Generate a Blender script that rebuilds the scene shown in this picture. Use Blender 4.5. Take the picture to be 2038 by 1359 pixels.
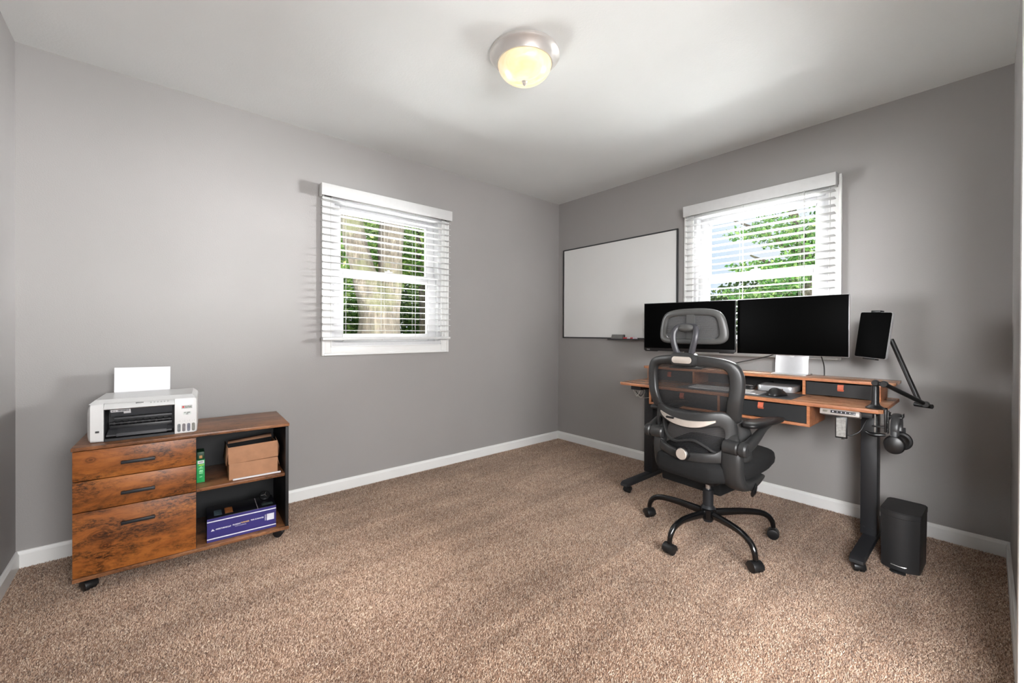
import bpy, bmesh, math, random
import numpy as np
from mathutils import Vector, Matrix, Euler

for o in list(bpy.data.objects):
    bpy.data.objects.remove(o)
S = bpy.context.scene
C = S.collection
PI = math.pi
R = math.radians

# ------------------------------------------------------------------ camera
W_PX, H_PX = 2038, 1359
F_PX, SHIFT_PX = 824.12, -14.78
YAW, PITCH, ROLL = 0.8571, -0.0047, 0.0039
cam_d = bpy.data.cameras.new('camera')
cam = bpy.data.objects.new('camera', cam_d)
C.objects.link(cam)
fw = Vector((math.cos(YAW) * math.cos(PITCH), math.sin(YAW) * math.cos(PITCH), math.sin(PITCH)))
rt = Vector((math.sin(YAW), -math.cos(YAW), 0))
up = rt.cross(fw)
r2 = rt * math.cos(ROLL) + up * math.sin(ROLL)
u2 = -rt * math.sin(ROLL) + up * math.cos(ROLL)
m = Matrix((r2, u2, -fw)).transposed().to_4x4()
m.translation = Vector((-3.2074, -2.9610, 1.1057))
cam.matrix_world = m
cam_d.sensor_width = 36.0
cam_d.lens = 36.0 * F_PX / W_PX
cam_d.shift_y = SHIFT_PX / W_PX
cam_d.clip_start = 0.02
S.camera = cam

# ------------------------------------------------------------------ colour management
S.view_settings.view_transform = 'Standard'
S.view_settings.look = 'None'
S.view_settings.gamma = 1.0
S.view_settings.use_curve_mapping = False
S.view_settings.exposure = 0.28

# ------------------------------------------------------------------ world and big lights
world = bpy.data.worlds.new('sky')
S.world = world
world.use_nodes = True
wn = world.node_tree
wn.nodes.clear()
wo = wn.nodes.new('ShaderNodeOutputWorld')
wb = wn.nodes.new('ShaderNodeBackground')
wc = wn.nodes.new('ShaderNodeTexCoord')
wz = wn.nodes.new('ShaderNodeTexNoise')
wr = wn.nodes.new('ShaderNodeValToRGB')
wz.inputs['Scale'].default_value = 3.0
wr.color_ramp.elements[0].position = 0.35
wr.color_ramp.elements[0].color = (0.68, 0.84, 1.0, 1)
wr.color_ramp.elements[1].position = 0.65
wr.color_ramp.elements[1].color = (0.95, 0.98, 1.0, 1)
wn.links.new(wc.outputs['Generated'], wz.inputs['Vector'])
wn.links.new(wz.outputs['Fac'], wr.inputs['Fac'])
wn.links.new(wr.outputs['Color'], wb.inputs['Color'])
wb.inputs['Strength'].default_value = 0.85
wn.links.new(wb.outputs[0], wo.inputs[0])


def area_light(name, loc, target, sx, sy, power, color=(1, 1, 1), spread=180):
    d = bpy.data.lights.new(name, 'AREA')
    d.shape = 'RECTANGLE'
    d.size, d.size_y, d.energy, d.color = sx, sy, power, color
    d.spread = R(spread)
    o = bpy.data.objects.new(name, d)
    C.objects.link(o)
    o.location = loc
    o.rotation_euler = (Vector(target) - Vector(loc)).to_track_quat('-Z', 'Y').to_euler()
    return o


area_light('daylight_east', (1.9, -2.95, 1.72), (0.0, -1.80, 1.52), 0.9, 0.7, 80, (0.97, 0.985, 1.0), 60)
area_light('skylight_east', (2.6, -2.3, 3.9), (0.0, -1.87, 1.60), 2.0, 1.4, 1100, (0.97, 0.985, 1.0), 50)
area_light('daylight_north', (-4.3, 2.1, 1.75), (-1.86, 0.0, 1.50), 2.6, 1.5, 170, (0.97, 0.985, 1.0), 60)
area_light('ground_bounce_east', (1.15, -1.87, 0.25), (0.0, -1.87, 1.45), 3.0, 1.6, 1150, (0.98, 1.0, 0.985), 160)
area_light('ground_bounce_north', (-1.86, 1.15, 0.25), (-1.86, 0.0, 1.45), 3.0, 1.6, 1250, (0.98, 1.0, 0.985), 160)
area_light('added_fill_front', (-2.6, -4.5, 1.45), (-1.2, -1.5, 0.9), 1.8, 1.1, 145, (0.985, 0.99, 1.0))  # added soft fill from behind the camera, shining in through the opening
area_light('added_fill_right', (-5.1, -3.85, 1.9), (0.0, -2.45, 0.75), 1.2, 0.9, 52, (0.99, 0.99, 1.0), 80)  # added out-of-view fill that brightens the right wall and desk end
sun_d = bpy.data.lights.new('sun', 'SUN')
sun_d.energy = 2.2
sun_d.angle = R(1.0)
sun_d.color = (1.0, 0.96, 0.88)
sun = bpy.data.objects.new('sun', sun_d)
C.objects.link(sun)
sun.rotation_euler = Vector((0.45, 0.55, -1.0)).to_track_quat('-Z', 'Y').to_euler()

# ------------------------------------------------------------------ materials
MATS = {}


def srgb(r, g, b):
    f = lambda c: (c / 255 / 12.92) if c / 255 <= 0.04045 else ((c / 255 + 0.055) / 1.055) ** 2.4
    return (f(r), f(g), f(b), 1.0)


class NT:
    def __init__(s, name):
        s.m = bpy.data.materials.new(name)
        s.m.use_nodes = True
        s.t = s.m.node_tree
        s.t.nodes.clear()
        s.out = s.t.nodes.new('ShaderNodeOutputMaterial')

    def n(s, typ, **kw):
        nd = s.t.nodes.new(typ)
        for k, v in kw.items():
            if k.startswith('_'):
                setattr(nd, k[1:], v)
            else:
                nd.inputs[k.replace('__', ' ')].default_value = v
        return nd

    def l(s, a, b):
        s.t.links.new(a, b)

    def ramp(s, fac, stops):
        r = s.t.nodes.new('ShaderNodeValToRGB')
        e = r.color_ramp.elements
        while len(e) < len(stops):
            e.new(0.5)
        for el, (p, c) in zip(e, stops):
            el.position = p
            el.color = c
        s.l(fac, r.inputs['Fac'])
        return r

    def mix(s, fac, a, b, mode='MIX'):
        x = s.t.nodes.new('ShaderNodeMix')
        x.data_type = 'RGBA'
        x.blend_type = mode
        for sock, v in ((x.inputs[0], fac), (x.inputs[6], a), (x.inputs[7], b)):
            if hasattr(v, 'is_linked') or hasattr(v, 'links'):
                s.l(v, sock)
            else:
                sock.default_value = v
        return x.outputs[2]

    def coord(s, scale=(1, 1, 1), rot=(0, 0, 0), loc=(0, 0, 0), kind='Object'):
        c = s.t.nodes.new('ShaderNodeTexCoord')
        mp = s.t.nodes.new('ShaderNodeMapping')
        mp.inputs['Scale'].default_value = scale
        mp.inputs['Rotation'].default_value = rot
        mp.inputs['Location'].default_value = loc
        s.l(c.outputs[kind], mp.inputs['Vector'])
        return mp.outputs[0]


def plain(name, col, rough=0.5, metal=0.0, spec=0.5, noise=0.06, nscale=40, bump=0.0, bscale=200, emit=None, coat=0.0):
    """a plain paint / plastic / metal with a faint procedural mottling"""
    if name in MATS:
        return MATS[name]
    t = NT(name)
    b = t.n('ShaderNodeBsdfPrincipled', Roughness=rough, Metallic=metal)
    b.inputs['Specular IOR Level'].default_value = spec
    b.inputs['Coat Weight'].default_value = coat
    v = t.coord()
    nz = t.n('ShaderNodeTexNoise', Scale=nscale, Detail=3.0)
    t.l(v, nz.inputs['Vector'])
    lo = tuple(c * (1 - noise) for c in col[:3]) + (1,)
    hi = tuple(min(1, c * (1 + noise)) for c in col[:3]) + (1,)
    r = t.ramp(nz.outputs['Fac'], [(0.3, lo), (0.7, hi)])
    t.l(r.outputs[0], b.inputs['Base Color'])
    if bump:
        n2 = t.n('ShaderNodeTexNoise', Scale=bscale, Detail=2.0)
        t.l(v, n2.inputs['Vector'])
        bp = t.n('ShaderNodeBump', Strength=bump, Distance=0.002)
        t.l(n2.outputs['Fac'], bp.inputs['Height'])
        t.l(bp.outputs[0], b.inputs['Normal'])
    if emit:
        b.inputs['Emission Color'].default_value = emit[0]
        b.inputs['Emission Strength'].default_value = emit[1]
    t.l(b.outputs[0], t.out.inputs[0])
    MATS[name] = t.m
    return t.m


def wood(name, axis, dark, mid, light, rough=0.45, blotch=0.5, seed=0.0, spec=0.4, streak=1.0, knots=()):
    """rustic laminate: soft grain along an axis, burnt blotches made of fine dark flecks, a few knots"""
    t = NT(name)

    def st(along, across, off):
        return t.coord(scale=tuple(along if i == axis else across for i in range(3)), loc=(seed * off, seed * 1.7 + off, seed * 0.6))

    b = t.n('ShaderNodeBsdfPrincipled', Roughness=rough)
    b.inputs['Specular IOR Level'].default_value = spec
    n1 = t.n('ShaderNodeTexNoise', Scale=1.0, Detail=5.0, Roughness=0.6, Distortion=0.4)
    t.l(st(3.0, 17.0, 1.0), n1.inputs['Vector'])
    r1 = t.ramp(n1.outputs['Fac'], [(0.30, tuple(0.62 * m_ + 0.38 * d_ for m_, d_ in zip(mid, dark))), (0.47, mid), (0.70, light)])
    n2 = t.n('ShaderNodeTexNoise', Scale=1.0, Detail=6.0, Roughness=0.75)
    t.l(st(22.0, 95.0, 2.0), n2.inputs['Vector'])
    r2_ = t.ramp(n2.outputs['Fac'], [(0.36, (0.60, 0.55, 0.50, 1)), (0.56, (1, 1, 1, 1))])
    c = t.mix(0.55 * streak, r1.outputs[0], t.mix(1.0, r1.outputs[0], r2_.outputs[0], 'MULTIPLY'))
    # blotches
    n3 = t.n('ShaderNodeTexNoise', Scale=1.0, Detail=7.0, Roughness=0.68, Distortion=0.9)
    t.l(st(4.2, 9.5, 3.0), n3.inputs['Vector'])
    m3 = t.ramp(n3.outputs['Fac'], [(0.42, (1, 1, 1, 1)), (0.57, (0, 0, 0, 1))])
    n4 = t.n('ShaderNodeTexNoise', Scale=1.0, Detail=5.0, Roughness=0.8)
    t.l(st(55.0, 130.0, 4.0), n4.inputs['Vector'])
    m4 = t.ramp(n4.outputs['Fac'], [(0.42, (1, 1, 1, 1)), (0.58, (0.22, 0.22, 0.22, 1))])
    bm_ = t.mix(1.0, m3.outputs[0], m4.outputs[0], 'MULTIPLY')
    bm2 = t.mix(1.0, bm_, (blotch, blotch, blotch, 1), 'MULTIPLY')
    c = t.mix(bm2, c, dark)
    # knots
    vo = t.n('ShaderNodeTexVoronoi', Scale=1.0)
    t.l(st(2.3, 4.3, 5.0), vo.inputs['Vector'])
    ad = t.n('ShaderNodeMath', _operation='MULTIPLY_ADD')
    ad.inputs[1].default_value = 0.16
    t.l(n3.outputs['Fac'], ad.inputs[0])
    t.l(vo.outputs['Distance'], ad.inputs[2])
    mu = t.n('ShaderNodeMath', _operation='MULTIPLY')
    mu.inputs[1].default_value = 70.0
    t.l(ad.outputs[0], mu.inputs[0])
    sn = t.n('ShaderNodeMath', _operation='SINE')
    t.l(mu.outputs[0], sn.inputs[0])
    rk = t.ramp(sn.outputs[0], [(0.15, (0.25, 0.22, 0.2, 1)), (0.75, (0.85, 0.82, 0.8, 1))])
    km = t.ramp(ad.outputs[0], [(0.145, (blotch, blotch, blotch, 1)), (0.21, (0, 0, 0, 1))])
    c = t.mix(km.outputs[0], c, t.mix(1.0, c, rk.outputs[0], 'MULTIPLY'))
    if knots:
        sx = t.n('ShaderNodeSeparateXYZ')
        t.l(t.coord(), sx.inputs[0])

        def math(op, a_, b_=None):
            m_ = t.n('ShaderNodeMath', _operation=op)
            for k_, v_ in enumerate((a_, b_)):
                if v_ is None:
                    continue
                if hasattr(v_, 'links'):
                    t.l(v_, m_.inputs[k_])
                else:
                    m_.inputs[k_].default_value = v_
            return m_.outputs[0]
        for kx_, kz_, ka_, kb_ in knots:
            dx = math('DIVIDE', math('SUBTRACT', sx.outputs[0], kx_), ka_)
            dz = math('DIVIDE', math('SUBTRACT', sx.outputs[2], kz_), kb_)
            d_ = math('SQRT', math('ADD', math('MULTIPLY', dx, dx), math('MULTIPLY', dz, dz)))
            d_ = math('ADD', d_, math('MULTIPLY', math('SUBTRACT', n3.outputs['Fac'], 0.5), 1.1))
            ring = t.ramp(math('SINE', math('MULTIPLY', d_, 17.0)), [(0.2, (0.22, 0.18, 0.15, 1)), (0.8, (0.72, 0.66, 0.6, 1))])
            halo = t.ramp(d_, [(0.15, (0.85, 0.85, 0.85, 1)), (0.8, (0.5, 0.5, 0.5, 1)), (1.7, (0, 0, 0, 1))])
            c = t.mix(halo.outputs[0], c, t.mix(1.0, c, ring.outputs[0], 'MULTIPLY'))
    t.l(c, b.inputs['Base Color'])
    bp = t.n('ShaderNodeBump', Strength=0.12, Distance=0.001)
    t.l(n2.outputs['Fac'], bp.inputs['Height'])
    t.l(bp.outputs[0], b.inputs['Normal'])
    t.l(b.outputs[0], t.out.inputs[0])
    MATS[name] = t.m
    return t.m


def wall_mat(name, col, bump=0.25, bscale=170, rough=0.6):
    t = NT(name)
    b = t.n('ShaderNodeBsdfPrincipled', Roughness=rough)
    b.inputs['Specular IOR Level'].default_value = 0.3
    v = t.coord()
    n = t.n('ShaderNodeTexNoise', Scale=1.3, Detail=4.0)
    t.l(v, n.inputs['Vector'])
    r = t.ramp(n.outputs['Fac'], [(0.3, tuple(c * 0.96 for c in col[:3]) + (1,)), (0.7, tuple(c * 1.03 for c in col[:3]) + (1,))])
    t.l(r.outputs[0], b.inputs['Base Color'])
    n2 = t.n('ShaderNodeTexNoise', Scale=bscale, Detail=2.0)
    t.l(v, n2.inputs['Vector'])
    bp = t.n('ShaderNodeBump', Strength=bump, Distance=0.002)
    t.l(n2.outputs['Fac'], bp.inputs['Height'])
    t.l(bp.outputs[0], b.inputs['Normal'])
    t.l(b.outputs[0], t.out.inputs[0])
    MATS[name] = t.m
    return t.m


def mesh_fabric(name, col, period=0.0042, duty=0.45, axis=2, open_=0.55):
    """woven chair mesh: horizontal cords with open gaps"""
    t = NT(name)
    b = t.n('ShaderNodeBsdfPrincipled', Roughness=0.6)
    b.inputs['Base Color'].default_value = col
    tr = t.n('ShaderNodeBsdfTransparent')
    v = t.coord()
    sx = t.n('ShaderNodeSeparateXYZ')
    t.l(v, sx.inputs[0])
    nz = t.n('ShaderNodeTexNoise', Scale=30.0)
    t.l(v, nz.inputs['Vector'])
    ad = t.n('ShaderNodeMath', _operation='MULTIPLY_ADD')
    ad.inputs[1].default_value = 0.004
    t.l(nz.outputs['Fac'], ad.inputs[0])
    t.l(sx.outputs[axis], ad.inputs[2])
    md = t.n('ShaderNodeMath', _operation='MODULO')
    md.inputs[1].default_value = period
    t.l(ad.outputs[0], md.inputs[0])
    gt = t.n('ShaderNodeMath', _operation='GREATER_THAN')
    gt.inputs[1].default_value = period * duty
    t.l(md.outputs[0], gt.inputs[0])
    m2 = t.n('ShaderNodeMath', _operation='MULTIPLY')
    m2.inputs[1].default_value = open_
    t.l(gt.outputs[0], m2.inputs[0])
    mx = t.n('ShaderNodeMixShader')
    t.l(m2.outputs[0], mx.inputs[0])
    t.l(b.outputs[0], mx.inputs[1])
    t.l(tr.outputs[0], mx.inputs[2])
    t.l(mx.outputs[0], t.out.inputs[0])
    MATS[name] = t.m
    return t.m


def glass_mat(name):
    t = NT(name)
    tr = t.n('ShaderNodeBsdfTransparent')
    gl = t.n('ShaderNodeBsdfGlossy', Roughness=0.02)
    fr = t.n('ShaderNodeFresnel', IOR=1.45)
    mx = t.n('ShaderNodeMixShader')
    t.l(fr.outputs[0], mx.inputs[0])
    t.l(tr.outputs[0], mx.inputs[1])
    t.l(gl.outputs[0], mx.inputs[2])
    t.l(mx.outputs[0], t.out.inputs[0])
    MATS[name] = t.m
    return t.m


def carpet_mat(name, base=False):
    t = NT(name)
    b = t.n('ShaderNodeBsdfPrincipled', Roughness=0.95)
    b.inputs['Specular IOR Level'].default_value = 0.15
    b.inputs['Sheen Weight'].default_value = 0.25
    v = t.coord()
    stops = [(0.0, srgb(100, 72, 55)), (0.3, srgb(172, 137, 112)), (0.65, srgb(214, 182, 156)), (1.0, srgb(248, 228, 206))]
    if base:
        n = t.n('ShaderNodeTexNoise', Scale=260.0, Detail=2.0)
        t.l(v, n.inputs['Vector'])
        r = t.ramp(n.outputs['Fac'], [(0.3, srgb(104, 78, 62)), (0.7, srgb(160, 124, 102))])
    else:
        a = t.n('ShaderNodeAttribute', _attribute_name='tint')
        r = t.ramp(a.outputs['Fac'], stops)
    # broad nap variation and long darker streaks along x
    n2 = t.n('ShaderNodeTexNoise', Scale=3.5, Detail=4.0, Roughness=0.6)
    t.l(v, n2.inputs['Vector'])
    r2_ = t.ramp(n2.outputs['Fac'], [(0.32, (0.80, 0.79, 0.78, 1)), (0.62, (1, 1, 1, 1))])
    c = t.mix(1.0, r.outputs[0], r2_.outputs[0], 'MULTIPLY')
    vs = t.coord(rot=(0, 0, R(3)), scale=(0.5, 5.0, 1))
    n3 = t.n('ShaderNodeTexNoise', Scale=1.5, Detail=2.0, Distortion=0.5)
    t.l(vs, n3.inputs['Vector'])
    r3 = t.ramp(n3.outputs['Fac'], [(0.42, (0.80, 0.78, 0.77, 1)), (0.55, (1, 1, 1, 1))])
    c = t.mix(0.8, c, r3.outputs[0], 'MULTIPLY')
    t.l(c, b.inputs['Base Color'])
    t.l(b.outputs[0], t.out.inputs[0])
    MATS[name] = t.m
    return t.m


def bark_mat(name):
    t = NT(name)
    b = t.n('ShaderNodeBsdfPrincipled', Roughness=0.95)
    v = t.coord(scale=(14, 14, 2.2))
    n = t.n('ShaderNodeTexNoise', Scale=2.2, Detail=7.0, Roughness=0.7, Distortion=0.8)
    t.l(v, n.inputs['Vector'])
    r = t.ramp(n.outputs['Fac'], [(0.30, srgb(30, 25, 20)), (0.48, srgb(72, 65, 55)), (0.72, srgb(112, 104, 92))])
    n2 = t.n('ShaderNodeTexNoise', Scale=3.0, Detail=3.0)
    t.l(t.coord(), n2.inputs['Vector'])
    mm = t.ramp(n2.outputs['Fac'], [(0.5, (0, 0, 0, 1)), (0.7, (0.5, 0.5, 0.5, 1))])
    c = t.mix(mm.outputs[0], r.outputs[0], srgb(84, 92, 52))
    t.l(c, b.inputs['Base Color'])
    bp = t.n('ShaderNodeBump', Strength=1.0, Distance=0.03)
    t.l(n.outputs['Fac'], bp.inputs['Height'])
    t.l(bp.outputs[0], b.inputs['Normal'])
    t.l(b.outputs[0], t.out.inputs[0])
    MATS[name] = t.m
    return t.m


def leaf_mat(name, stops):
    t = NT(name)
    d = t.n('ShaderNodeBsdfDiffuse')
    tl = t.n('ShaderNodeBsdfTranslucent')
    a = t.n('ShaderNodeAttribute', _attribute_name='tint')
    r = t.ramp(a.outputs['Fac'], stops)
    t.l(r.outputs[0], d.inputs['Color'])
    t.l(r.outputs[0], tl.inputs['Color'])
    mx = t.n('ShaderNodeMixShader')
    mx.inputs[0].default_value = 0.4
    t.l(d.outputs[0], mx.inputs[1])
    t.l(tl.outputs[0], mx.inputs[2])
    t.l(mx.outputs[0], t.out.inputs[0])
    MATS[name] = t.m
    return t.m


# ------------------------------------------------------------------ mesh helpers
MW = {}   # world matrices of parents, by object name


def mw(o):
    return MW.get(o.name, Matrix.Identity(4)) if o else Matrix.Identity(4)


def smooth(me, ang=35):
    for p in me.polygons:
        p.use_smooth = True
    me.set_sharp_from_angle(angle=R(ang))


class MB:
    """collects geometry in some frame; build() links ONE mesh object"""

    def __init__(s, frame=None):
        s.v, s.f = [], []
        s.frame = frame or Matrix.Identity(4)

    def add(s, vs, fs, M=None):
        o = len(s.v)
        for p in vs:
            p = Vector(p)
            s.v.append(M @ p if M else p)
        s.f += [tuple(i + o for i in f) for f in fs]
        return s

    def bm(s, bm, M=None):
        bm.verts.index_update()
        s.add([v.co.copy() for v in bm.verts], [tuple(v.index for v in f.verts) for f in bm.faces], M)
        bm.free()
        return s

    def box(s, x0, x1, y0, y1, z0, z1, r=0.0, seg=2, M=None):
        bm = bmesh.new()
        bmesh.ops.create_cube(bm, size=1.0)
        for v in bm.verts:
            v.co = Vector(((x0 + x1) / 2 + v.co.x * (x1 - x0), (y0 + y1) / 2 + v.co.y * (y1 - y0), (z0 + z1) / 2 + v.co.z * (z1 - z0)))
        if r > 0:
            r = min(r, abs(x1 - x0) * .49, abs(y1 - y0) * .49, abs(z1 - z0) * .49)
            bmesh.ops.bevel(bm, geom=list(bm.edges), offset=r, segments=seg, profile=0.5, affect='EDGES')
        return s.bm(bm, M)

    def prism(s, pts, h0, h1, axis='z', r=0.0, M=None):
        """polygon in the plane normal to axis, extruded h0..h1"""
        def P(a, b, h):
            return {'z': (a, b, h), 'y': (a, h, b), 'x': (h, a, b)}[axis]
        n = len(pts)
        bm = bmesh.new()
        lo = [bm.verts.new(P(a, b, h0)) for a, b in pts]
        hi = [bm.verts.new(P(a, b, h1)) for a, b in pts]
        bm.faces.new(lo)
        bm.faces.new(hi)
        for i in range(n):
            bm.faces.new((lo[i], lo[(i + 1) % n], hi[(i + 1) % n], hi[i]))
        bmesh.ops.recalc_face_normals(bm, faces=bm.faces)
        if r > 0:
            es = [e for e in bm.edges if (e.verts[0] in lo) == (e.verts[1] in lo)]
            bmesh.ops.bevel(bm, geom=es, offset=r, segments=2, profile=0.5, affect='EDGES')
        return s.bm(bm, M)

    def lathe(s, prof, n=32, M=None, cap=True):
        """profile [(radius, z)] revolved about z"""
        vs, fs = [], []
        for (r, z) in prof:
            for k in range(n):
                a = 2 * PI * k / n
                vs.append((r * math.cos(a), r * math.sin(a), z))
        for i in range(len(prof) - 1):
            for k in range(n):
                k2 = (k + 1) % n
                fs.append((i * n + k, i * n + k2, (i + 1) * n + k2, (i + 1) * n + k))
        if cap:
            if prof[0][0] > 1e-6:
                fs.append(tuple(range(n))[::-1])
            if prof[-1][0] > 1e-6:
                fs.append(tuple((len(prof) - 1) * n + k for k in range(n)))
        return s.add(vs, fs, M)

    def cyl(s, a, b, r, r_b=None, n=24, bev=0.0):
        a, b = Vector(a), Vector(b)
        d = b - a
        L = d.length
        M = Matrix.Translation(a) @ d.to_track_quat('Z', 'Y').to_matrix().to_4x4()
        rb = r if r_b is None else r_b
        if bev > 0:
            pr = [(max(r - bev, 1e-4), 0), (r, bev), (rb, L - bev), (max(rb - bev, 1e-4), L)]
        else:
            pr = [(r, 0), (rb, L)]
        return s.lathe(pr, n, M)

    def tube(s, pts, rad, n=10, flat=1.0, upv=None, closed=False, smooth_n=0, flatv=None):
        """tube along points; rad scalar or list; flat = ratio of the second axis; upv = direction of first axis"""
        pts = [Vector(p) for p in pts]
        rads = list(rad) if hasattr(rad, '__len__') else [rad] * len(pts)
        fl = list(flatv) if flatv else [flat] * len(pts)
        if smooth_n:
            pts, rads, fl = resample(pts, rads, fl, smooth_n, closed)
        N = len(pts)
        tang = []
        for i in range(N):
            if closed:
                t = pts[(i + 1) % N] - pts[i - 1]
            else:
                t = pts[min(i + 1, N - 1)] - pts[max(i - 1, 0)]
            tang.append(t.normalized())
        ref = Vector(upv) if upv else (Vector((0, 0, 1)) if abs(tang[0].z) < 0.9 else Vector((1, 0, 0)))
        nrm = (ref - tang[0] * ref.dot(tang[0])).normalized()
        vs, fs = [], []
        for i in range(N):
            if upv:
                rr = Vector(upv)
                q = rr - tang[i] * rr.dot(tang[i])
                if q.length > 0.05:
                    nrm = q.normalized()
            nrm = (nrm - tang[i] * nrm.dot(tang[i])).normalized()
            bn = tang[i].cross(nrm)
            for k in range(n):
                a = 2 * PI * k / n
                vs.append(pts[i] + nrm * (rads[i] * math.cos(a)) + bn * (rads[i] * fl[i] * math.sin(a)))
        for i in range(N if closed else N - 1):
            j = (i + 1) % N
            for k in range(n):
                k2 = (k + 1) % n
                fs.append((i * n + k, i * n + k2, j * n + k2, j * n + k))
        if not closed:
            fs.append(tuple(range(n))[::-1])
            fs.append(tuple((N - 1) * n + k for k in range(n)))
        return s.add(vs, fs)

    def build(s, name, mat, parent=None, ang=35, flip=False):
        me = bpy.data.meshes.new(name)
        M = mw(parent).inverted() @ s.frame
        me.from_pydata([tuple(M @ p) for p in s.v], [], s.f)
        me.validate()
        bm = bmesh.new()
        bm.from_mesh(me)
        bmesh.ops.recalc_face_normals(bm, faces=bm.faces)
        bm.to_mesh(me)
        bm.free()
        smooth(me, ang)
        me.materials.append(mat)
        o = bpy.data.objects.new(name, me)
        C.objects.link(o)
        o.parent = parent
        MW[o.name] = mw(parent).copy()
        return o


def resample(pts, rads, fl, k, closed):
    """Catmull-Rom"""
    N = len(pts)
    op, orr, of = [], [], []
    rng = range(N if closed else N - 1)
    g = (lambda i: i % N) if closed else (lambda i: max(0, min(N - 1, i)))
    for i in rng:
        p0, p1, p2, p3 = (pts[g(i - 1)], pts[g(i)], pts[g(i + 1)], pts[g(i + 2)])
        for j in range(k):
            t = j / k
            op.append(0.5 * ((2 * p1) + (p2 - p0) * t + (2 * p0 - 5 * p1 + 4 * p2 - p3) * t * t + (3 * p1 - p0 - 3 * p2 + p3) * t ** 3))
            a, b = rads[g(i)], rads[g(i + 1)]
            orr.append(a + (b - a) * t)
            of.append(fl[g(i)] + (fl[g(i + 1)] - fl[g(i)]) * t)
    if not closed:
        op.append(pts[-1]); orr.append(rads[-1]); of.append(fl[-1])
    return op, orr, of


def curve2d(pts, k=6, closed=True):
    v = [Vector((a, b, 0)) for a, b in pts]
    o, _, _ = resample(v, [0] * len(v), [0] * len(v), k, closed)
    return [(p.x, p.y) for p in o]


def rrect(x0, x1, y0, y1, r, n=5):
    out = []
    for cx, cy, a0 in ((x1 - r, y1 - r, 0), (x0 + r, y1 - r, 90), (x0 + r, y0 + r, 180), (x1 - r, y0 + r, 270)):
        for k in range(n + 1):
            a = R(a0 + 90 * k / n)
            out.append((cx + r * math.cos(a), cy + r * math.sin(a)))
    return out


def thing(name, label, cat, loc, rotz=0.0, group=None, kind=None):
    o = bpy.data.objects.new(name, None)
    C.objects.link(o)
    o.empty_display_size = 0.1
    o.location = loc
    o.rotation_euler = (0, 0, rotz)
    MW[o.name] = Matrix.Translation(Vector(loc)) @ Matrix.Rotation(rotz, 4, 'Z')
    return tag(o, label, cat, group, kind)


def tag(o, label=None, cat=None, group=None, kind=None):
    if label: o['label'] = label
    if cat: o['category'] = cat
    if group: o['group'] = group
    if kind: o['kind'] = kind
    return o


def recenter(o):
    """give a one-mesh thing its origin at its base"""
    me = o.data
    xs = [v.co for v in me.vertices]
    c = Vector(((min(p.x for p in xs) + max(p.x for p in xs)) / 2, (min(p.y for p in xs) + max(p.y for p in xs)) / 2, min(p.z for p in xs)))
    me.transform(Matrix.Translation(-c))
    o.location = c
    return o


def text_mesh(body, size, M, name, mat, parent, align='CENTER', width=None, ext=0.0002, bold=0.0):
    """lettering as a thin mesh; M takes text space (x right, y up, z towards the reader) to the frame"""
    cu = bpy.data.curves.new('t', 'FONT')
    cu.body = body
    cu.size = size
    cu.align_x = align
    cu.align_y = 'CENTER'
    cu.extrude = ext
    cu.offset = bold
    cu.resolution_u = 2
    to = bpy.data.objects.new('t', cu)
    C.objects.link(to)
    dg = bpy.context.evaluated_depsgraph_get()
    me = bpy.data.meshes.new_from_object(to.evaluated_get(dg))
    bpy.data.objects.remove(to)
    if width:
        xs = [v.co.x for v in me.vertices]
        k = width / max(1e-6, max(xs) - min(xs))
        me.transform(Matrix.Diagonal((k, 1, 1, 1)))
    me.transform(mw(parent).inverted() @ M)
    me.name = name
    me.materials.clear()
    me.materials.append(mat)
    o = bpy.data.objects.new(name, me)
    C.objects.link(o)
    o.parent = parent
    return o


def frame_xyz(origin, ex, ey, ez):
    M = Matrix((Vector(ex), Vector(ey), Vector(ez))).transposed().to_4x4()
    M.translation = Vector(origin)
    return M


# ------------------------------------------------------------------ dimensions
LA, LB, HC = 3.692, 3.032, 2.44
T = 0.14
M_WALL = wall_mat('grey_wall_paint', srgb(154, 151, 149))
M_CEIL = wall_mat('white_ceiling_paint', srgb(224, 226, 225), bump=0.3, bscale=110)
M_TRIM = plain('white_trim_paint', srgb(232, 232, 230), 0.35, noise=0.02, nscale=6)
M_VINYL = plain('white_vinyl', srgb(204, 204, 205), 0.3, noise=0.02)
M_BLIND = plain('white_blind', srgb(206, 206, 205), 0.4, noise=0.02)
M_CORD = plain('blind_cord', srgb(205, 205, 202), 0.7)
M_GLASS = glass_mat('window_glass')
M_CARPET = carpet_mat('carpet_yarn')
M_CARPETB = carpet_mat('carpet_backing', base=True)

# window openings
WZ0, WZ1 = 1.005, 2.02
WA0, WA1 = -2.285, -1.425           # on the rear wall (x range)
WB0, WB1 = 1.435, 2.295             # on the right wall (u = -y range)

# ------------------------------------------------------------------ room shell
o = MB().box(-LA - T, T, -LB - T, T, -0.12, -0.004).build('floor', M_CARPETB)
tag(o, kind='structure')
o = MB().box(-6.5, T, -LB - 1.9, T, HC, HC + 0.12).build('ceiling', M_CEIL)
tag(o, kind='structure')


def wall_panels(mb, a0, a1, openings, h, put):
    """wall along a with rectangular openings; put(a0,a1,z0,z1) adds a block"""
    a = a0
    for (o0, o1, z0, z1) in openings:
        put(a, o0, 0 - 0.12, h)
        if z0 > 0:
            put(o0, o1, -0.12, z0)
        put(o0, o1, z1, h)
        a = o1
    put(a, a1, -0.12, h)


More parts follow.
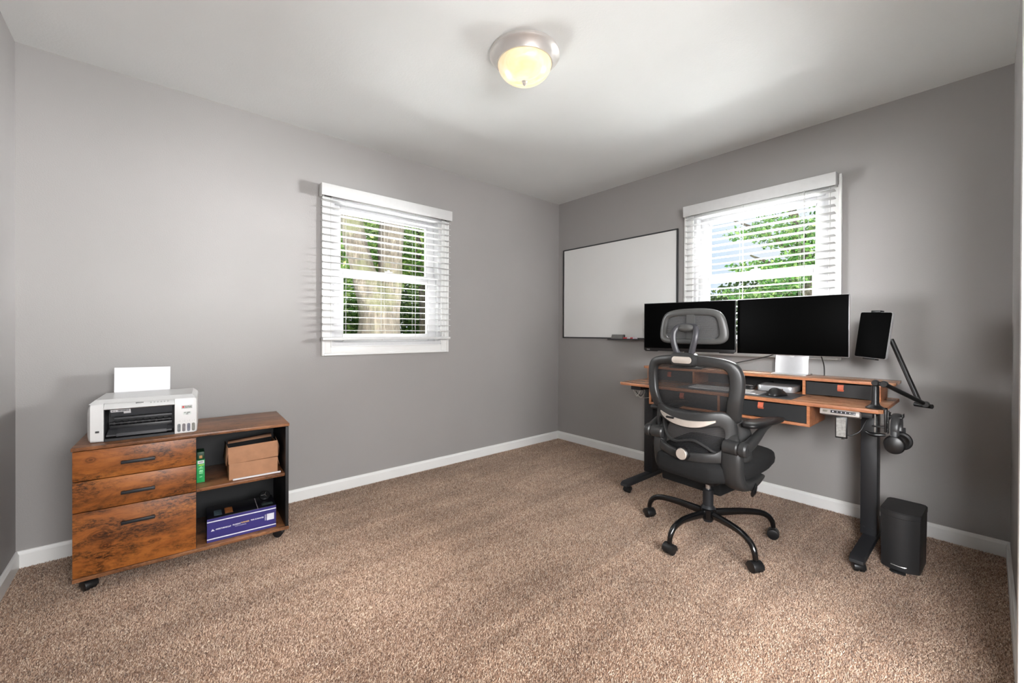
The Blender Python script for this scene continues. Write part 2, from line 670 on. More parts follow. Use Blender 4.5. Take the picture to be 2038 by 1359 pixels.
mb = MB()
wall_panels(mb, -LA - T, T, [(WA0, WA1, WZ0, WZ1)], HC, lambda a, b, z0, z1: mb.box(a, b, 0, T, z0, z1))
tag(mb.build('wall_rear', M_WALL), kind='structure')
mb = MB()
wall_panels(mb, -LB - T, 0, [(-WB1, -WB0, WZ0, WZ1)], HC, lambda a, b, z0, z1: mb.box(0, T, a, b, z0, z1))
tag(mb.build('wall_right', M_WALL), kind='structure')
tag(MB().box(-LA - T, -LA, -LB - T, 0, -0.12, HC).build('wall_left', M_WALL), kind='structure')
DX0, DX1, DZ = -3.56, -1.46, 2.05     # opening behind the camera, to the hall
mb = MB()
wall_panels(mb, -LA, 0, [(DX0, DX1, 0, DZ)], HC, lambda a, b, z0, z1: mb.box(a, b, -LB - T, -LB, z0, z1))
tag(mb.build('wall_front', M_WALL), kind='structure')
# unseen hall beyond the opening, stretched left to hold the added fill light
mb = MB()
mb.box(-6.5, -1.0, -LB - 1.9, -LB - 1.76, -0.12, HC)
mb.box(-6.5, -6.36, -LB - 1.76, -LB - T, -0.12, HC)
mb.box(-6.5, -LA - T, -LB - T, -LB, -0.12, HC)
mb.box(-1.14, -1.0, -LB - 1.76, -LB - T, -0.12, HC)
tag(mb.build('wall_hall', M_WALL), kind='structure')
tag(MB().box(-6.5, -1.0, -LB - 1.9, -LB - T, -0.12, -0.004).build('floor_hall', M_CARPETB), kind='structure')

# door casing
mb = MB()
mb.box(DX1, DX1 + 0.062, -LB, -LB + 0.018, -0.004, DZ + 0.062, 0.004)
mb.box(DX0 - 0.062, DX0, -LB, -LB + 0.018, -0.004, DZ + 0.062, 0.004)
mb.box(DX0, DX1, -LB, -LB + 0.018, DZ, DZ + 0.062, 0.004)
mb.box(DX1 - 0.018, DX1, -LB - T, -LB, -0.004, DZ, 0.001)
mb.box(DX0, DX0 + 0.018, -LB - T, -LB, -0.004, DZ, 0.001)
mb.box(DX0, DX1, -LB - T, -LB, DZ - 0.018, DZ, 0.001)
tag(mb.build('door_1', M_TRIM), kind='structure')

# baseboards, with a rounded upper lip
BH, BT = 0.0755, 0.013


def base_profile():
    return [(0, -0.004), (BT, -0.004), (BT, BH - 0.016), (BT - 0.004, BH - 0.010), (BT - 0.006, BH - 0.002), (BT - 0.009, BH), (0, BH)]


def baseboard(name, a, b, n):
    """from point a to b on the floor plan, n = inward normal"""
    a, b, n = Vector(a + (0,)), Vector(b + (0,)), Vector(n + (0,))
    pr = base_profile()
    vs = [a + n * d + Vector((0, 0, z)) for d, z in pr] + [b + n * d + Vector((0, 0, z)) for d, z in pr]
    k = len(pr)
    fs = [(i, (i + 1) % k, k + (i + 1) % k, k + i) for i in range(k)] + [tuple(range(k)), tuple(range(k, 2 * k))]
    mb = MB().add(vs, fs)
    return tag(mb.build(name, M_TRIM, ang=25), kind='structure')


baseboard('baseboard_rear', (-LA, 0), (0, 0), (0, -1))
baseboard('baseboard_right', (0, 0), (0, -LB), (-1, 0))
baseboard('baseboard_left', (-LA, -LB), (-LA, 0), (1, 0))
baseboard('baseboard_front', (0, -LB), (DX1 + 0.062, -LB), (0, 1))

# ------------------------------------------------------------------ carpet pile
rng = np.random.default_rng(7)


def carpet_pile():
    sp = 0.0043
    xs = np.arange(-LA + BT, -BT, sp)
    ys = np.arange(-LB + BT - 0.02, -BT, sp)
    X, Y = np.meshgrid(xs, ys)
    X = X.ravel() + rng.uniform(-.5, .5, X.size) * sp * 1.1
    Y = Y.ravel() + rng.uniform(-.5, .5, Y.size) * sp * 1.1
    n = X.size
    # nap direction varies in patches
    nap = np.sin(X * 3.1 + 1.3 * np.sin(Y * 2.3)) + 0.8 * np.sin(Y * 4.3 + X * 1.7)
    ang = nap * 0.6 + rng.normal(0, 1.6, n)
    lean = rng.uniform(0.001, 0.0080, n)
    h = rng.uniform(0.0045, 0.0085, n)
    r = rng.uniform(0.0014, 0.0027, n)
    rot = rng.uniform(0, 2 * np.pi, n)
    V = np.zeros((n, 4, 3), dtype=np.float32)
    for k in range(3):
        a = rot + k * 2 * np.pi / 3
        V[:, k, 0] = X + r * np.cos(a)
        V[:, k, 1] = Y + r * np.sin(a)
        V[:, k, 2] = -0.0045
    V[:, 3, 0] = X + lean * np.cos(ang)
    V[:, 3, 1] = Y + lean * np.sin(ang)
    V[:, 3, 2] = -0.0045 + h
    V[:, 3, 0] = np.clip(V[:, 3, 0], -LA + BT, -BT)
    V[:, 3, 1] = np.minimum(V[:, 3, 1], -BT)
    base = (np.arange(n, dtype=np.int32) * 4)[:, None]
    tri = np.array([0, 1, 3, 1, 2, 3, 2, 0, 3], dtype=np.int32)
    idx = (base + tri[None, :]).ravel()
    me = bpy.data.meshes.new('carpet_pile')
    me.vertices.add(n * 4)
    me.vertices.foreach_set('co', V.reshape(-1))
    me.loops.add(n * 9)
    me.loops.foreach_set('vertex_index', idx)
    me.polygons.add(n * 3)
    me.polygons.foreach_set('loop_start', np.arange(0, n * 9, 3, dtype=np.int32))
    me.update(calc_edges=True)
    tint = np.clip(rng.normal(0.52, 0.30, n), 0, 1).astype(np.float32)
    at = me.attributes.new('tint', 'FLOAT', 'POINT')
    at.data.foreach_set('value', np.repeat(tint, 4))
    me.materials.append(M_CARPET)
    o = bpy.data.objects.new('carpet_pile', me)
    C.objects.link(o)
    tag(o, 'taupe brown cut pile carpet covering the whole floor', 'carpet', kind='stuff')


carpet_pile()


# ------------------------------------------------------------------ windows
def make_window(n, frame, c0, c1, g0, g1, flat_top):
    """frame: a along the wall (rightwards as seen), y into the wall, z up. c0..c1 casing outer, g0..g1 opening."""
    root = MB(frame)
    # jamb lining
    root.box(g0 - 0.002, g0 + 0.02, -0.0012, 0.13, WZ0 - 0.001, WZ1 + 0.001)
    root.box(g1 - 0.02, g1 + 0.002, -0.0012, 0.13, WZ0 - 0.001, WZ1 + 0.001)
    root.box(g0 + 0.02, g1 - 0.02, -0.0012, 0.13, WZ1 - 0.02, WZ1 + 0.001)
    root.box(g0 + 0.02, g1 - 0.02, -0.0012, 0.13, WZ0 - 0.001, WZ0 + 0.025)
    w = tag(root.build('window_%d' % n, M_VINYL), kind='structure')
    cs = MB(frame)
    z0, z1 = 0.94, 2.087
    bw = 0.016
    for a, b in ((c0 + bw - 0.002, g0 - 0.003), (g1 + 0.003, c1 - bw + 0.002)):
        cs.box(a, b, -0.014, 0.004, z0 + bw, WZ1, 0.003)
    cs.box(g0 - 0.004, g1 + 0.004, -0.0135, 0.004, z0 + bw - 0.002, WZ0 - 0.003, 0.003)
    if not flat_top:
        cs.box(g0 - 0.001, g1 + 0.001, -0.0135, 0.004, WZ1 - 0.002, z1 - bw, 0.003)
        cs.box(c0 + bw - 0.001, c1 - bw + 0.001, -0.0235, 0.0, z1 - bw, z1, 0.004)
    else:
        cs.box(c0 + bw, c1 - bw, -0.012, 0.004, WZ1 - 0.02, WZ1 + 0.005, 0.003)
    cs.box(c0, c0 + bw, -0.024, 0.0, z0, z1, 0.004)
    cs.box(c1 - bw, c1, -0.024, 0.0, z0, z1, 0.004)
    cs.box(c0 + bw - 0.001, c1 - bw + 0.001, -0.0235, 0.0, z0, z0 + bw, 0.004)
    # inner bead of the casing
    cs.box(g0 - 0.008, g0, -0.018, 0.0, WZ0 - 0.008, WZ1, 0.003)
    cs.box(g1, g1 + 0.008, -0.018, 0.0, WZ0 - 0.008, WZ1, 0.003)
    cs.box(g0 - 0.008, g1 + 0.008, -0.018, 0.0, WZ0 - 0.008, WZ0, 0.003)
    cs.build('window_casing', M_TRIM, w)
    # sashes: upper one sits further out
    for nm, zz0, zz1, yy, m, t_ in (('upper_sash', 1.50, WZ1 - 0.02, 0.075, 0.062, 0.03), ('lower_sash', WZ0 + 0.025, 1.552, 0.040, 0.070, 0.03)):
        sh = MB(frame)
        a0, a1 = g0 + 0.02, g1 - 0.02
        bot = 0.056 if nm == 'upper_sash' else 0.060
        top = 0.05
        sh.box(a0, a0 + m, yy, yy + t_, zz0, zz1, 0.004)
        sh.box(a1 - m, a1, yy, yy + t_, zz0, zz1, 0.004)
        sh.box(a0 + m, a1 - m, yy, yy + t_, zz0, zz0 + bot, 0.004)
        sh.box(a0 + m, a1 - m, yy, yy + t_, zz1 - top, zz1, 0.004)
        # glazing bead steps
        sh.box(a0 + m - 0.001, a0 + m + 0.008, yy + 0.006, yy + t_, zz0 + bot, zz1 - top, 0.002)
        sh.box(a1 - m - 0.008, a1 - m + 0.001, yy + 0.006, yy + t_, zz0 + bot, zz1 - top, 0.002)
        so = sh.build(nm, M_VINYL, w)
        MB(frame).box(a0 + m, a1 - m, yy + 0.014, yy + 0.018, zz0 + bot, zz1 - top).build('glass_pane', M_GLASS, so)
    lk = MB(frame)
    cx = (g0 + g1) / 2
    lk.box(cx - 0.03, cx + 0.03, 0.028, 0.042, 1.552, 1.562, 0.003)
    lk.cyl((cx, 0.036, 1.562), (cx, 0.036, 1.572), 0.008)
    lk.build('sash_lock', M_VINYL, w)
    return w


F_A = Matrix.Identity(4)                                   # rear wall: a = x, y = y
F_B = frame_xyz((0, 0, 0), (0, -1, 0), (1, 0, 0), (0, 0, 1))   # right wall: a = -y, y = x
make_window(1, F_A, -2.352, -1.357, WA0, WA1, False)
make_window(2, F_B, 1.366, 2.362, WB0, WB1, True)


# ------------------------------------------------------------------ blinds
def make_blind(frame, root_loc, rotz, label, a0, a1, tilt, wand_a, cords, nsl, zb, side_v=True):
    root = thing('window_blind', label, 'blind', root_loc, rotz, 'white horizontal blinds on the two windows')
    y_c = -0.052
    hr = MB(frame)
    hr.box(a0 + 0.01, a1 - 0.01, -0.074, -0.028, 2.035, 2.078, 0.002)
    hr.build('headrail', M_BLIND, root)
    va = MB(frame)
    va.box(a0 - 0.006, a1 + 0.006, -0.086, -0.078, 2.006, 2.086, 0.003)
    va.box(a0 - 0.006, a0 + 0.002, -0.078, -0.024, 2.006, 2.086, 0.002)
    va.box(a1 - 0.002, a1 + 0.006, -0.078, -0.024, 2.006, 2.086, 0.002)
    va.build('valance', M_BLIND, root)
    z = 1.985
    dz = (z - zb) / nsl
    for k in range(nsl):
        sl = MB()
        zc = z - k * dz
        # gently crowned slat
        pr = [(-0.025, 0.0), (-0.0125, 0.0012), (0, 0.0016), (0.0125, 0.0012), (0.025, 0.0), (0.025, -0.0026), (0.0125, -0.0014), (0, -0.001), (-0.0125, -0.0014), (-0.025, -0.0026)]
        ca, sa = math.cos(tilt), math.sin(tilt)
        vs = []
        for a in (a0 + 0.004, a1 - 0.004):
            vs += [frame @ Vector((a, y_c + q * ca - w * sa, zc + q * sa + w * ca)) for q, w in pr]
        n = len(pr)
        fs = [(i, (i + 1) % n, n + (i + 1) % n, n + i) for i in range(n)] + [tuple(range(n)), tuple(range(n, 2 * n))]
        sl.add(vs, fs)
        sl.build('slat', M_BLIND, root, ang=25)
    br = MB(frame)
    br.box(a0 + 0.003, a1 - 0.003, y_c - 0.026, y_c + 0.026, zb - 0.022, zb - 0.002, 0.004)
    br.build('bottom_rail', M_BLIND, root)
    for ca_ in cords:
        cd = MB(frame)
        cd.cyl((ca_, y_c - 0.027, 2.01), (ca_, y_c - 0.027, zb - 0.02), 0.0007, n=5)
        cd.cyl((ca_, y_c + 0.027, 2.01), (ca_, y_c + 0.027, zb - 0.02), 0.0007, n=5)
        cd.cyl((ca_ + 0.012, y_c, 2.01), (ca_ + 0.012, y_c, zb - 0.02), 0.0008, n=5)
        cd.cyl((ca_, y_c, zb - 0.026), (ca_, y_c, zb - 0.022), 0.007, n=10)
        cd.build('ladder_cord', M_CORD, root)
    wd = MB(frame)
    for q in wand_a:
        wd.cyl((q[0], -0.092, 2.01), (q[0] + 0.002, -0.090, q[1]), q[2], n=8)
        wd.lathe([(0.0015, q[1] + 0.012), (0.005, q[1] - 0.012), (0.004, q[1] - 0.02)], 10, Matrix.Translation((q[0] + 0.002, -0.090, 0)))
    wd.build('pull_cord', M_CORD, root)
    return root


make_blind(F_A, (-1.865, -0.05, 1.03), 0, 'white horizontal blind on the window to the left of the room corner', -2.366, -1.37, R(1.5),
           [(-1.455, 1.09, 0.0012), (-1.445, 1.09, 0.0012)], (-2.215, -1.94, -1.69), 20, 1.068)
make_blind(F_B, (-0.05, -1.865, 1.03), -PI / 2, 'white horizontal blind on the window above the desk and monitors', 1.392, 2.338, R(-2.5),
           [(2.186, 1.24, 0.0022), (2.158, 1.20, 0.0009)], (1.53, 1.80, 2.165), 20, 1.068)

# ------------------------------------------------------------------ ceiling lamp
M_NICKEL = plain('satin_nickel', srgb(204, 200, 196), 0.38, metal=0.45, noise=0.02)


def dome_mat():
    t = NT('alabaster_glass')
    b = t.n('ShaderNodeBsdfPrincipled', Roughness=0.25)
    v = t.coord()
    n = t.n('ShaderNodeTexNoise', Scale=9.0, Detail=4.0, Distortion=1.5)
    t.l(v, n.inputs['Vector'])
    r = t.ramp(n.outputs['Fac'], [(0.3, srgb(238, 212, 152)), (0.65, srgb(246, 230, 196))])
    t.l(r.outputs[0], b.inputs['Base Color'])
    # the bulb's hot spot inside the bowl, on one side
    sub = t.n('ShaderNodeVectorMath', _operation='DISTANCE')
    sub.inputs[1].default_value = (0.03, 0.0, -0.11)
    t.l(v, sub.inputs[0])
    rs = t.ramp(sub.outputs['Value'], [(0.0, (1, 1, 1, 1)), (0.16, (0.55, 0.55, 0.55, 1))])
    em = t.mix(1.0, r.outputs[0], rs.outputs[0], 'MULTIPLY')
    t.l(em, b.inputs['Emission Color'])
    b.inputs['Emission Strength'].default_value = 0.62
    t.l(b.outputs[0], t.out.inputs[0])
    MATS['alabaster_glass'] = t.m
    return t.m


lamp = thing('ceiling_lamp', 'round flush mount ceiling lamp with brushed metal ring and lit cream glass bowl', 'lamp', (-1.86, -1.49, HC))
Lf = MW[lamp.name]
mb = MB(Lf)
mb.lathe([(0.165, 0.0), (0.168, -0.004), (0.168, -0.014), (0.163, -0.020), (0.158, -0.022), (0.150, -0.034), (0.136, -0.046), (0.134, -0.052), (0.128, -0.052), (0.128, -0.03), (0.10, -0.02)], 64, cap=False)
mb.build('metal_ring', M_NICKEL, lamp)
mb = MB(Lf)
pr = [(0.127, -0.040)]
for k in range(1, 13):
    a = k / 12 * PI / 2
    pr.append((0.129 * math.cos(a) ** 0.85 + 0.0005, -0.046 - 0.085 * math.sin(a)))
mb.lathe(pr, 64, cap=True)
mb.build('glass_bowl', dome_mat(), lamp)
mb = MB(Lf)
mb.lathe([(0.004, -0.126), (0.014, -0.130), (0.014, -0.134), (0.009, -0.138), (0.010, -0.143), (0.005, -0.150), (0.001, -0.152)], 24)
mb.build('finial', M_NICKEL, lamp)
lp = bpy.data.lights.new('ceiling_lamp_light', 'POINT')
lp.energy = 0.0

# ------------------------------------------------------------------ storage cabinet on castors
M_WOODC = wood('rustic_wood_cabinet', 0, srgb(34, 20, 12), srgb(152, 88, 38), srgb(182, 112, 52), 0.40, 0.90, 1.3, knots=((-0.318, 0.238, 0.050, 0.030), (-0.300, 0.186, 0.026, 0.020), (-0.140, 0.160, 0.034, 0.012), (-0.345, 0.560, 0.028, 0.018)))
M_WOODT = wood('rustic_wood_top', 0, srgb(46, 29, 20), srgb(140, 92, 60), srgb(170, 122, 86), 0.34, 0.85, 4.1)
M_BLACK = plain('black_board', srgb(15, 15, 17), 0.55, noise=0.1)
M_BMETAL = plain('black_metal', srgb(38, 39, 42), 0.45, metal=0.3, noise=0.05)
M_BPLAST = plain('black_plastic', srgb(22, 22, 23), 0.38, noise=0.05)
M_DPLAST = plain('dark_grey_plastic', srgb(50, 51, 53), 0.45, noise=0.05)
M_STEEL = plain('bright_steel', srgb(205, 205, 205), 0.25, metal=0.9, noise=0.03)
M_WHITEP = plain('white_plastic', srgb(216, 216, 215), 0.32, noise=0.015)
M_INKTXT = plain('dark_print', srgb(50, 50, 52), 0.6)
M_WHTTXT = plain('white_print', srgb(225, 225, 235), 0.6)
M_GOLDTXT = plain('gold_print', srgb(230, 190, 110), 0.6)

CO = Vector((-3.441, -0.068, 0))
CY = -0.052
Fc = Matrix.Translation(CO) @ Matrix.Rotation(CY, 4, 'Z')


def cabp(x, d, z):
    return Fc @ Vector((x, -d, z))


def caster_mb(frame, x, y, r=0.024, w=0.046, yaw=0.0, hood=True, stem=0.055):
    """twin wheel castor: two wheels, hood and stem, standing at z=0"""
    M = Matrix.Translation((x, y, 0)) @ Matrix.Rotation(yaw, 4, 'Z')
    wheels = MB(frame)
    for s_ in (-1, 1):
        Mw = M @ Matrix.Translation((s_ * w * 0.28, 0, r)) @ Matrix.Rotation(PI / 2, 4, 'Y')
        wheels.lathe([(0.004, -w * 0.22), (r * 0.8, -w * 0.22), (r, -w * 0.16), (r, w * 0.16), (r * 0.8, w * 0.22), (0.004, w * 0.22)], 24, Mw)
    hd = MB(frame)
    pr = []
    n = 10
    for k in range(n + 1):
        a = R(-10 + 200 * k / n)
        pr.append((r * 1.12 * math.cos(a), r + r * 1.12 * math.sin(a)))
    hd.prism(pr, -w * 0.54, w * 0.54, 'x', 0.002, M)
    hd.cyl(M @ Vector((0, 0.0, r * 2.0)), M @ Vector((0, 0.0, stem)), 0.008, n=12)
    return wheels, hd


c_loc = cabp(0.40, 0.207, 0)
cabinet = thing('storage_cabinet', 'low rustic wood cabinet with three drawers, open black shelves and castors', 'cabinet', tuple(c_loc), CY)
D = 0.414
mb = MB(Fc)
mb.box(-0.003, 0.803, -D - 0.004, 0.0, 0.603, 0.618, 0.0015)
mb.build('top_panel', M_WOODT, cabinet)
mb = MB(Fc)
mb.box(0.0, 0.802, -D, -0.002, 0.055, 0.071, 0.001)
mb.build('bottom_panel', M_WOODT, cabinet)
mb = MB(Fc)
mb.box(0.0, 0.015, -D + 0.018, -0.002, 0.071, 0.600)
mb.build('side_panel', M_WOODC, cabinet)
mb = MB(Fc)
mb.box(0.785, 0.800, -D, -0.002, 0.071, 0.600, 0.001)
for z in (0.36, 0.30, 0.27, 0.42):
    mb.cyl((0.785, -D + 0.03, z), (0.7845, -D + 0.03, z), 0.0025, n=10)
mb.build('side_panel', M_BLACK, cabinet)
mb = MB(Fc)
mb.box(0.396, 0.410, -D + 0.018, -0.002, 0.071, 0.600)
mb.box(0.015, 0.785, -0.010, -0.002, 0.071, 0.600)
mb.build('back_panel', M_BLACK, cabinet)
mb = MB(Fc)
mb.box(0.410, 0.785, -0.398, -0.010, 0.336, 0.3515, 0.001)
mb.build('shelf', M_WOODT, cabinet)
for (z0, z1, hz) in ((0.476, 0.600, 0.535), (0.346, 0.4725, 0.403), (0.074, 0.3425, 0.272)):
    mb = MB(Fc)
    mb.box(0.001, 0.4085, -D, -D + 0.016, z0, z1, 0.0012)
    dr = mb.build('drawer', M_WOODC, cabinet)
    h = MB(Fc)
    h.box(0.150, 0.262, -D - 0.022, -D - 0.010, hz - 0.0065, hz + 0.0065, 0.0015)
    h.box(0.152, 0.162, -D - 0.013, -D + 0.001, hz - 0.005, hz + 0.005)
    h.box(0.250, 0.260, -D - 0.013, -D + 0.001, hz - 0.005, hz + 0.005)
    h.build('handle', M_BMETAL, dr)
for x, y, yw in ((0.045, -0.375, 0.6), (0.765, -0.345, 1.1), (0.045, -0.05, 0.2), (0.765, -0.05, 0.4)):
    wh, hd = caster_mb(Fc, x, y, 0.0215, 0.042, yw)
    c = hd.build('caster', M_BPLAST, cabinet)
    wh.build('wheel', M_BPLAST, c)

# cardboard box
M_CARD = plain('cardboard', srgb(172, 126, 94), 0.8, noise=0.08, nscale=25)
M_CARD2 = plain('cardboard_inside', srgb(150, 110, 84), 0.85, noise=0.1, nscale=25)
M_PAPER = plain('white_paper', srgb(222, 222, 224), 0.7, noise=0.01)
cbx = thing('cardboard_box', 'brown cardboard box with torn flaps on the middle shelf of the cabinet', 'box', tuple(cabp(0.65, 0.26, 0.3515)), CY)
zb = 0.3515
tl = 0.010    # the box leans a little: front skewed
mb = MB(Fc)
mb.box(0.540, 0.756, -0.365, -0.150, zb + 0.001, zb + 0.084, 0.002)
mb.build('lower_body', M_CARD, cbx)
mb = MB(Fc)
Mt = Matrix.Translation((0.648, -0.36, zb + 0.084)) @ Matrix.Rotation(R(-4), 4, 'X') @ Matrix.Rotation(R(-1.5), 4, 'Y')
mb.box(-0.110, 0.110, -0.004, 0.0, 0.001, 0.084, 0.001, M=Mt)
mb.box(-0.110, -0.106, 0.0, 0.19, 0.001, 0.080, 0.001, M=Mt)
mb.box(0.106, 0.110, 0.0, 0.19, 0.001, 0.076, 0.001, M=Mt)
mb.build('lid_front', M_CARD, cbx)
mb = MB(Fc)
mb.add([(0.537, -0.355, zb + 0.160), (0.534, -0.17, zb + 0.162), (0.526, -0.18, zb + 0.085), (0.529, -0.35, zb + 0.075)], [(0, 1, 2, 3)])
mb.add([(0.758, -0.35, zb + 0.165), (0.760, -0.18, zb + 0.178), (0.772, -0.20, zb + 0.150), (0.770, -0.34, zb + 0.125), (0.764, -0.35, zb + 0.09)], [(0, 1, 2, 3, 4)])
mb.add([(0.757, -0.352, zb + 0.085), (0.759, -0.20, zb + 0.09), (0.769, -0.22, zb + 0.05), (0.767, -0.34, zb + 0.035)], [(0, 1, 2, 3)])
mb.add([(0.545, -0.20, zb + 0.150), (0.750, -0.19, zb + 0.158), (0.752, -0.16, zb + 0.172), (0.548, -0.17, zb + 0.160)], [(0, 1, 2, 3)])
o = mb.build('flap', M_CARD2, cbx)
sm = o.modifiers.new('s', 'SOLIDIFY')
sm.thickness = 0.002
mb = MB(Fc)
mb.box(0.556, 0.769, -0.374, -0.366, zb + 0.0005, zb + 0.008, 0.001)
mb.build('packing_sheet', M_PAPER, cbx)

# green carton
M_GREEN = plain('green_carton', srgb(36, 158, 84), 0.45, noise=0.12, nscale=60)
M_DGREEN = plain('dark_green_carton', srgb(16, 60, 34), 0.5, noise=0.2, nscale=60)
gb = thing('green_carton', 'narrow green carton with a white label on the middle shelf beside the drawers', 'box', tuple(cabp(0.428, 0.26, 0.3515)), CY)
mb = MB(Fc)
mb.box(0.4115, 0.444, -0.305, -0.215, 0.352, 0.463, 0.001)
mb.build('carton_body', M_GREEN, gb)
mb = MB(Fc)
mb.box(0.4125, 0.443, -0.296, -0.218, 0.463, 0.502, 0.003)
mb.build('carton_top', M_DGREEN, gb)
mb = MB(Fc)
mb.box(0.416, 0.441, -0.3062, -0.3049, 0.446, 0.461)
mb.build('label', M_PAPER, gb)
mb = MB(Fc)
mb.box(0.422, 0.434, -0.2975, -0.2959, 0.470, 0.484, 0.0004)
mb.build('picture', plain('tan_print', srgb(190, 140, 84), 0.6), gb)
GM = plain('pale_green_print', srgb(150, 230, 170), 0.6)
FRONT = Matrix.Rotation(PI / 2, 4, 'X')


def ctext(body, x, d, z, size, name, mat, parent, width=None, ang=0.0, align='CENTER', bold=0.0):
    M = Fc @ Matrix.Translation((x, -d, z)) @ FRONT @ Matrix.Rotation(ang, 4, 'Z')
    return text_mesh(body, size, M, name, mat, parent, align, width, bold=bold)


mb = MB(Fc)      # small pale printed marks
for x0_, x1_, z0_, z1_ in ((0.419, 0.438, 0.4515, 0.4535), (0.421, 0.436, 0.4555, 0.457)):
    mb.box(x0_, x1_, -0.3068, -0.3061, z0_, z1_)
mb.build('printed_mark', M_INKTXT, gb)
mb = MB(Fc)
mb.prism([(0.418, 0.437), (0.424, 0.441), (0.441, 0.4395), (0.440, 0.4365), (0.425, 0.436)], -0.3056, -0.3049, 'y')
mb.build('yellow_mark', plain('yellow_green_print', srgb(170, 220, 60), 0.6), gb)
for pts_ in ([(0.424, 0.430), (0.433, 0.431), (0.4325, 0.427), (0.4245, 0.4265)], [(0.4195, 0.424), (0.437, 0.4245), (0.4365, 0.421), (0.420, 0.4205)],
             [(0.422, 0.410), (0.426, 0.4165), (0.430, 0.412), (0.434, 0.416), (0.436, 0.409), (0.438, 0.405), (0.421, 0.403)], [(0.421, 0.400), (0.4365, 0.4005), (0.436, 0.3965), (0.4215, 0.396)],
             [(0.4225, 0.3805), (0.434, 0.383), (0.433, 0.3795), (0.4235, 0.378)]):
    mb = MB(Fc)
    mb.prism(pts_, -0.3056, -0.3049, 'y')
    mb.build('printed_mark', GM, gb)

# blue product box
M_NAVY = plain('navy_print', srgb(50, 44, 112), 0.4, noise=0.08, nscale=12)
M_NBLACK = plain('black_print', srgb(20, 20, 26), 0.35, noise=0.2)
FB = Fc @ Matrix.Translation((0.450, -0.381, 0.0712)) @ Matrix.Rotation(R(-0.6), 4, 'Z')
bb = thing('product_box', 'long navy blue box with white stripes lying on the bottom shelf of the cabinet', 'box', tuple(FB @ Vector((0.148, 0.085, 0))), CY + R(-0.6))
mb = MB(FB)
mb.box(0, 0.296, 0.0002, 0.170, 0.0, 0.116, 0.001)
mb.build('carton_body', M_NBLACK, bb)
mb = MB(FB)
mb.box(0.001, 0.295, -0.0008, 0.0004, 0.001, 0.115)
mb.build('front_panel', M_NAVY, bb)
for z in (0.016, 0.100):
    mb = MB(FB)
    mb.box(0.001, 0.295, -0.0014, -0.0006, z - 0.0025, z + 0.0025)
    mb.build('stripe', M_WHTTXT, bb)
mb = MB(FB)
mb.box(0.253, 0.286, -0.0014, -0.0006, 0.045, 0.078)
mb.build('blank_label', M_WHTTXT, bb)
mb = MB(FB)
mb.prism([(0.016, 0.0535), (0.031, 0.0535), (0.026, 0.062), (0.0245, 0.0585), (0.0225, 0.0655), (0.020, 0.059)], -0.0014, -0.0006, 'y')
mb.build('mountain_emblem', M_WHTTXT, bb)


def btext(body, x, z, size, mat, width, ang=0.0, bold=0.0):
    M = FB @ Matrix.Translation((x, -0.0010, z)) @ FRONT @ Matrix.Rotation(ang, 4, 'Z')
    text_mesh(body, size, M, 'lettering', mat, bb, 'CENTER', width, bold=bold)


btext('AMERITHRIVE/CAIT', 0.067, 0.0590, 0.0085, M_WHTTXT, 0.064, bold=0.0003)
btext('FLORENT', 0.122, 0.0615, 0.0085, M_WHTTXT, 0.034, bold=0.0003)
btext('PLAYBOUNDER', 0.158, 0.0635, 0.0085, M_GOLDTXT, 0.034, bold=0.0003)
btext('TWIN & CHAMPION', 0.138, 0.0525, 0.006, M_WHTTXT, 0.048)
btext('YEAR GUARANTEE', 0.210, 0.0650, 0.0085, M_WHTTXT, 0.058, bold=0.0003)
mb = MB(FB)
for k in range(9):
    mb.box(0.2445, 0.2465, -0.0014, -0.0006, 0.0465 + k * 0.0034, 0.0487 + k * 0.0034)
    mb.box(0.2472, 0.2492, -0.0014, -0.0006, 0.0475 + k * 0.0034, 0.0493 + k * 0.0034)
mb.build('side_print', M_WHTTXT, bb)
for (x0, x1, y0, y1, col, nm) in ((0.03, 0.062, 0.03, 0.10, (70, 84, 92), 'teal_picture'), (0.075, 0.108, 0.03, 0.11, (150, 92, 50), 'orange_picture'), (0.212, 0.215, 0.0, 0.168, (170, 160, 165), 'pale_stripe'), (0.235, 0.285, 0.03, 0.06, (60, 74, 72), 'green_picture')):
    mb = MB(FB)
    mb.box(x0, x1, y0, y1, 0.1158, 0.1166)
    mb.build(nm, plain(nm, srgb(*col), 0.5, noise=0.35, nscale=90), bb)
# small dark round cap with a three pointed star, standing on the box
sc_ = thing('round_cap', 'small black round cap with a silver three pointed star on the navy box', 'cap', tuple(cabp(0.705, 0.262, 0.188)), CY)
Fcap = Fc @ Matrix.Translation((0.708, -0.262, 0.2075)) @ Matrix.Rotation(R(42), 4, 'X')
mb = MB(Fcap)
mb.lathe([(0.0, -0.010), (0.022, -0.010), (0.026, -0.006), (0.026, 0.003), (0.022, 0.0075), (0.0, 0.008)], 32)
mb.build('cap_body', M_BPLAST, sc_)
mb = MB(Fcap @ Matrix.Translation((0, 0, 0.008)))
for k in range(3):
    a = R(62 + 120 * k)
    c, s_ = math.cos(a), math.sin(a)
    L_ = 0.019
    mb.prism([(-s_ * 0.0022, c * 0.0022), (c * L_, s_ * L_), (s_ * 0.0022, -c * 0.0022)], 0, 0.0012, 'z')
mb.build('star_emblem', M_STEEL, sc_)

# ------------------------------------------------------------------ printer
PZ = 0.618
pr_ = thing('printer', 'white ink tank printer with black output bay on top of the wooden cabinet', 'printer', tuple(cabp(0.217, 0.21, PZ)), CY)
Fp = Fc @ Matrix.Translation((0.412, -0.371, PZ)) @ Matrix.Rotation(R(-1.5), 4, 'Z') @ Matrix.Translation((-0.412, 0.371, 0))
mb = MB(Fp)


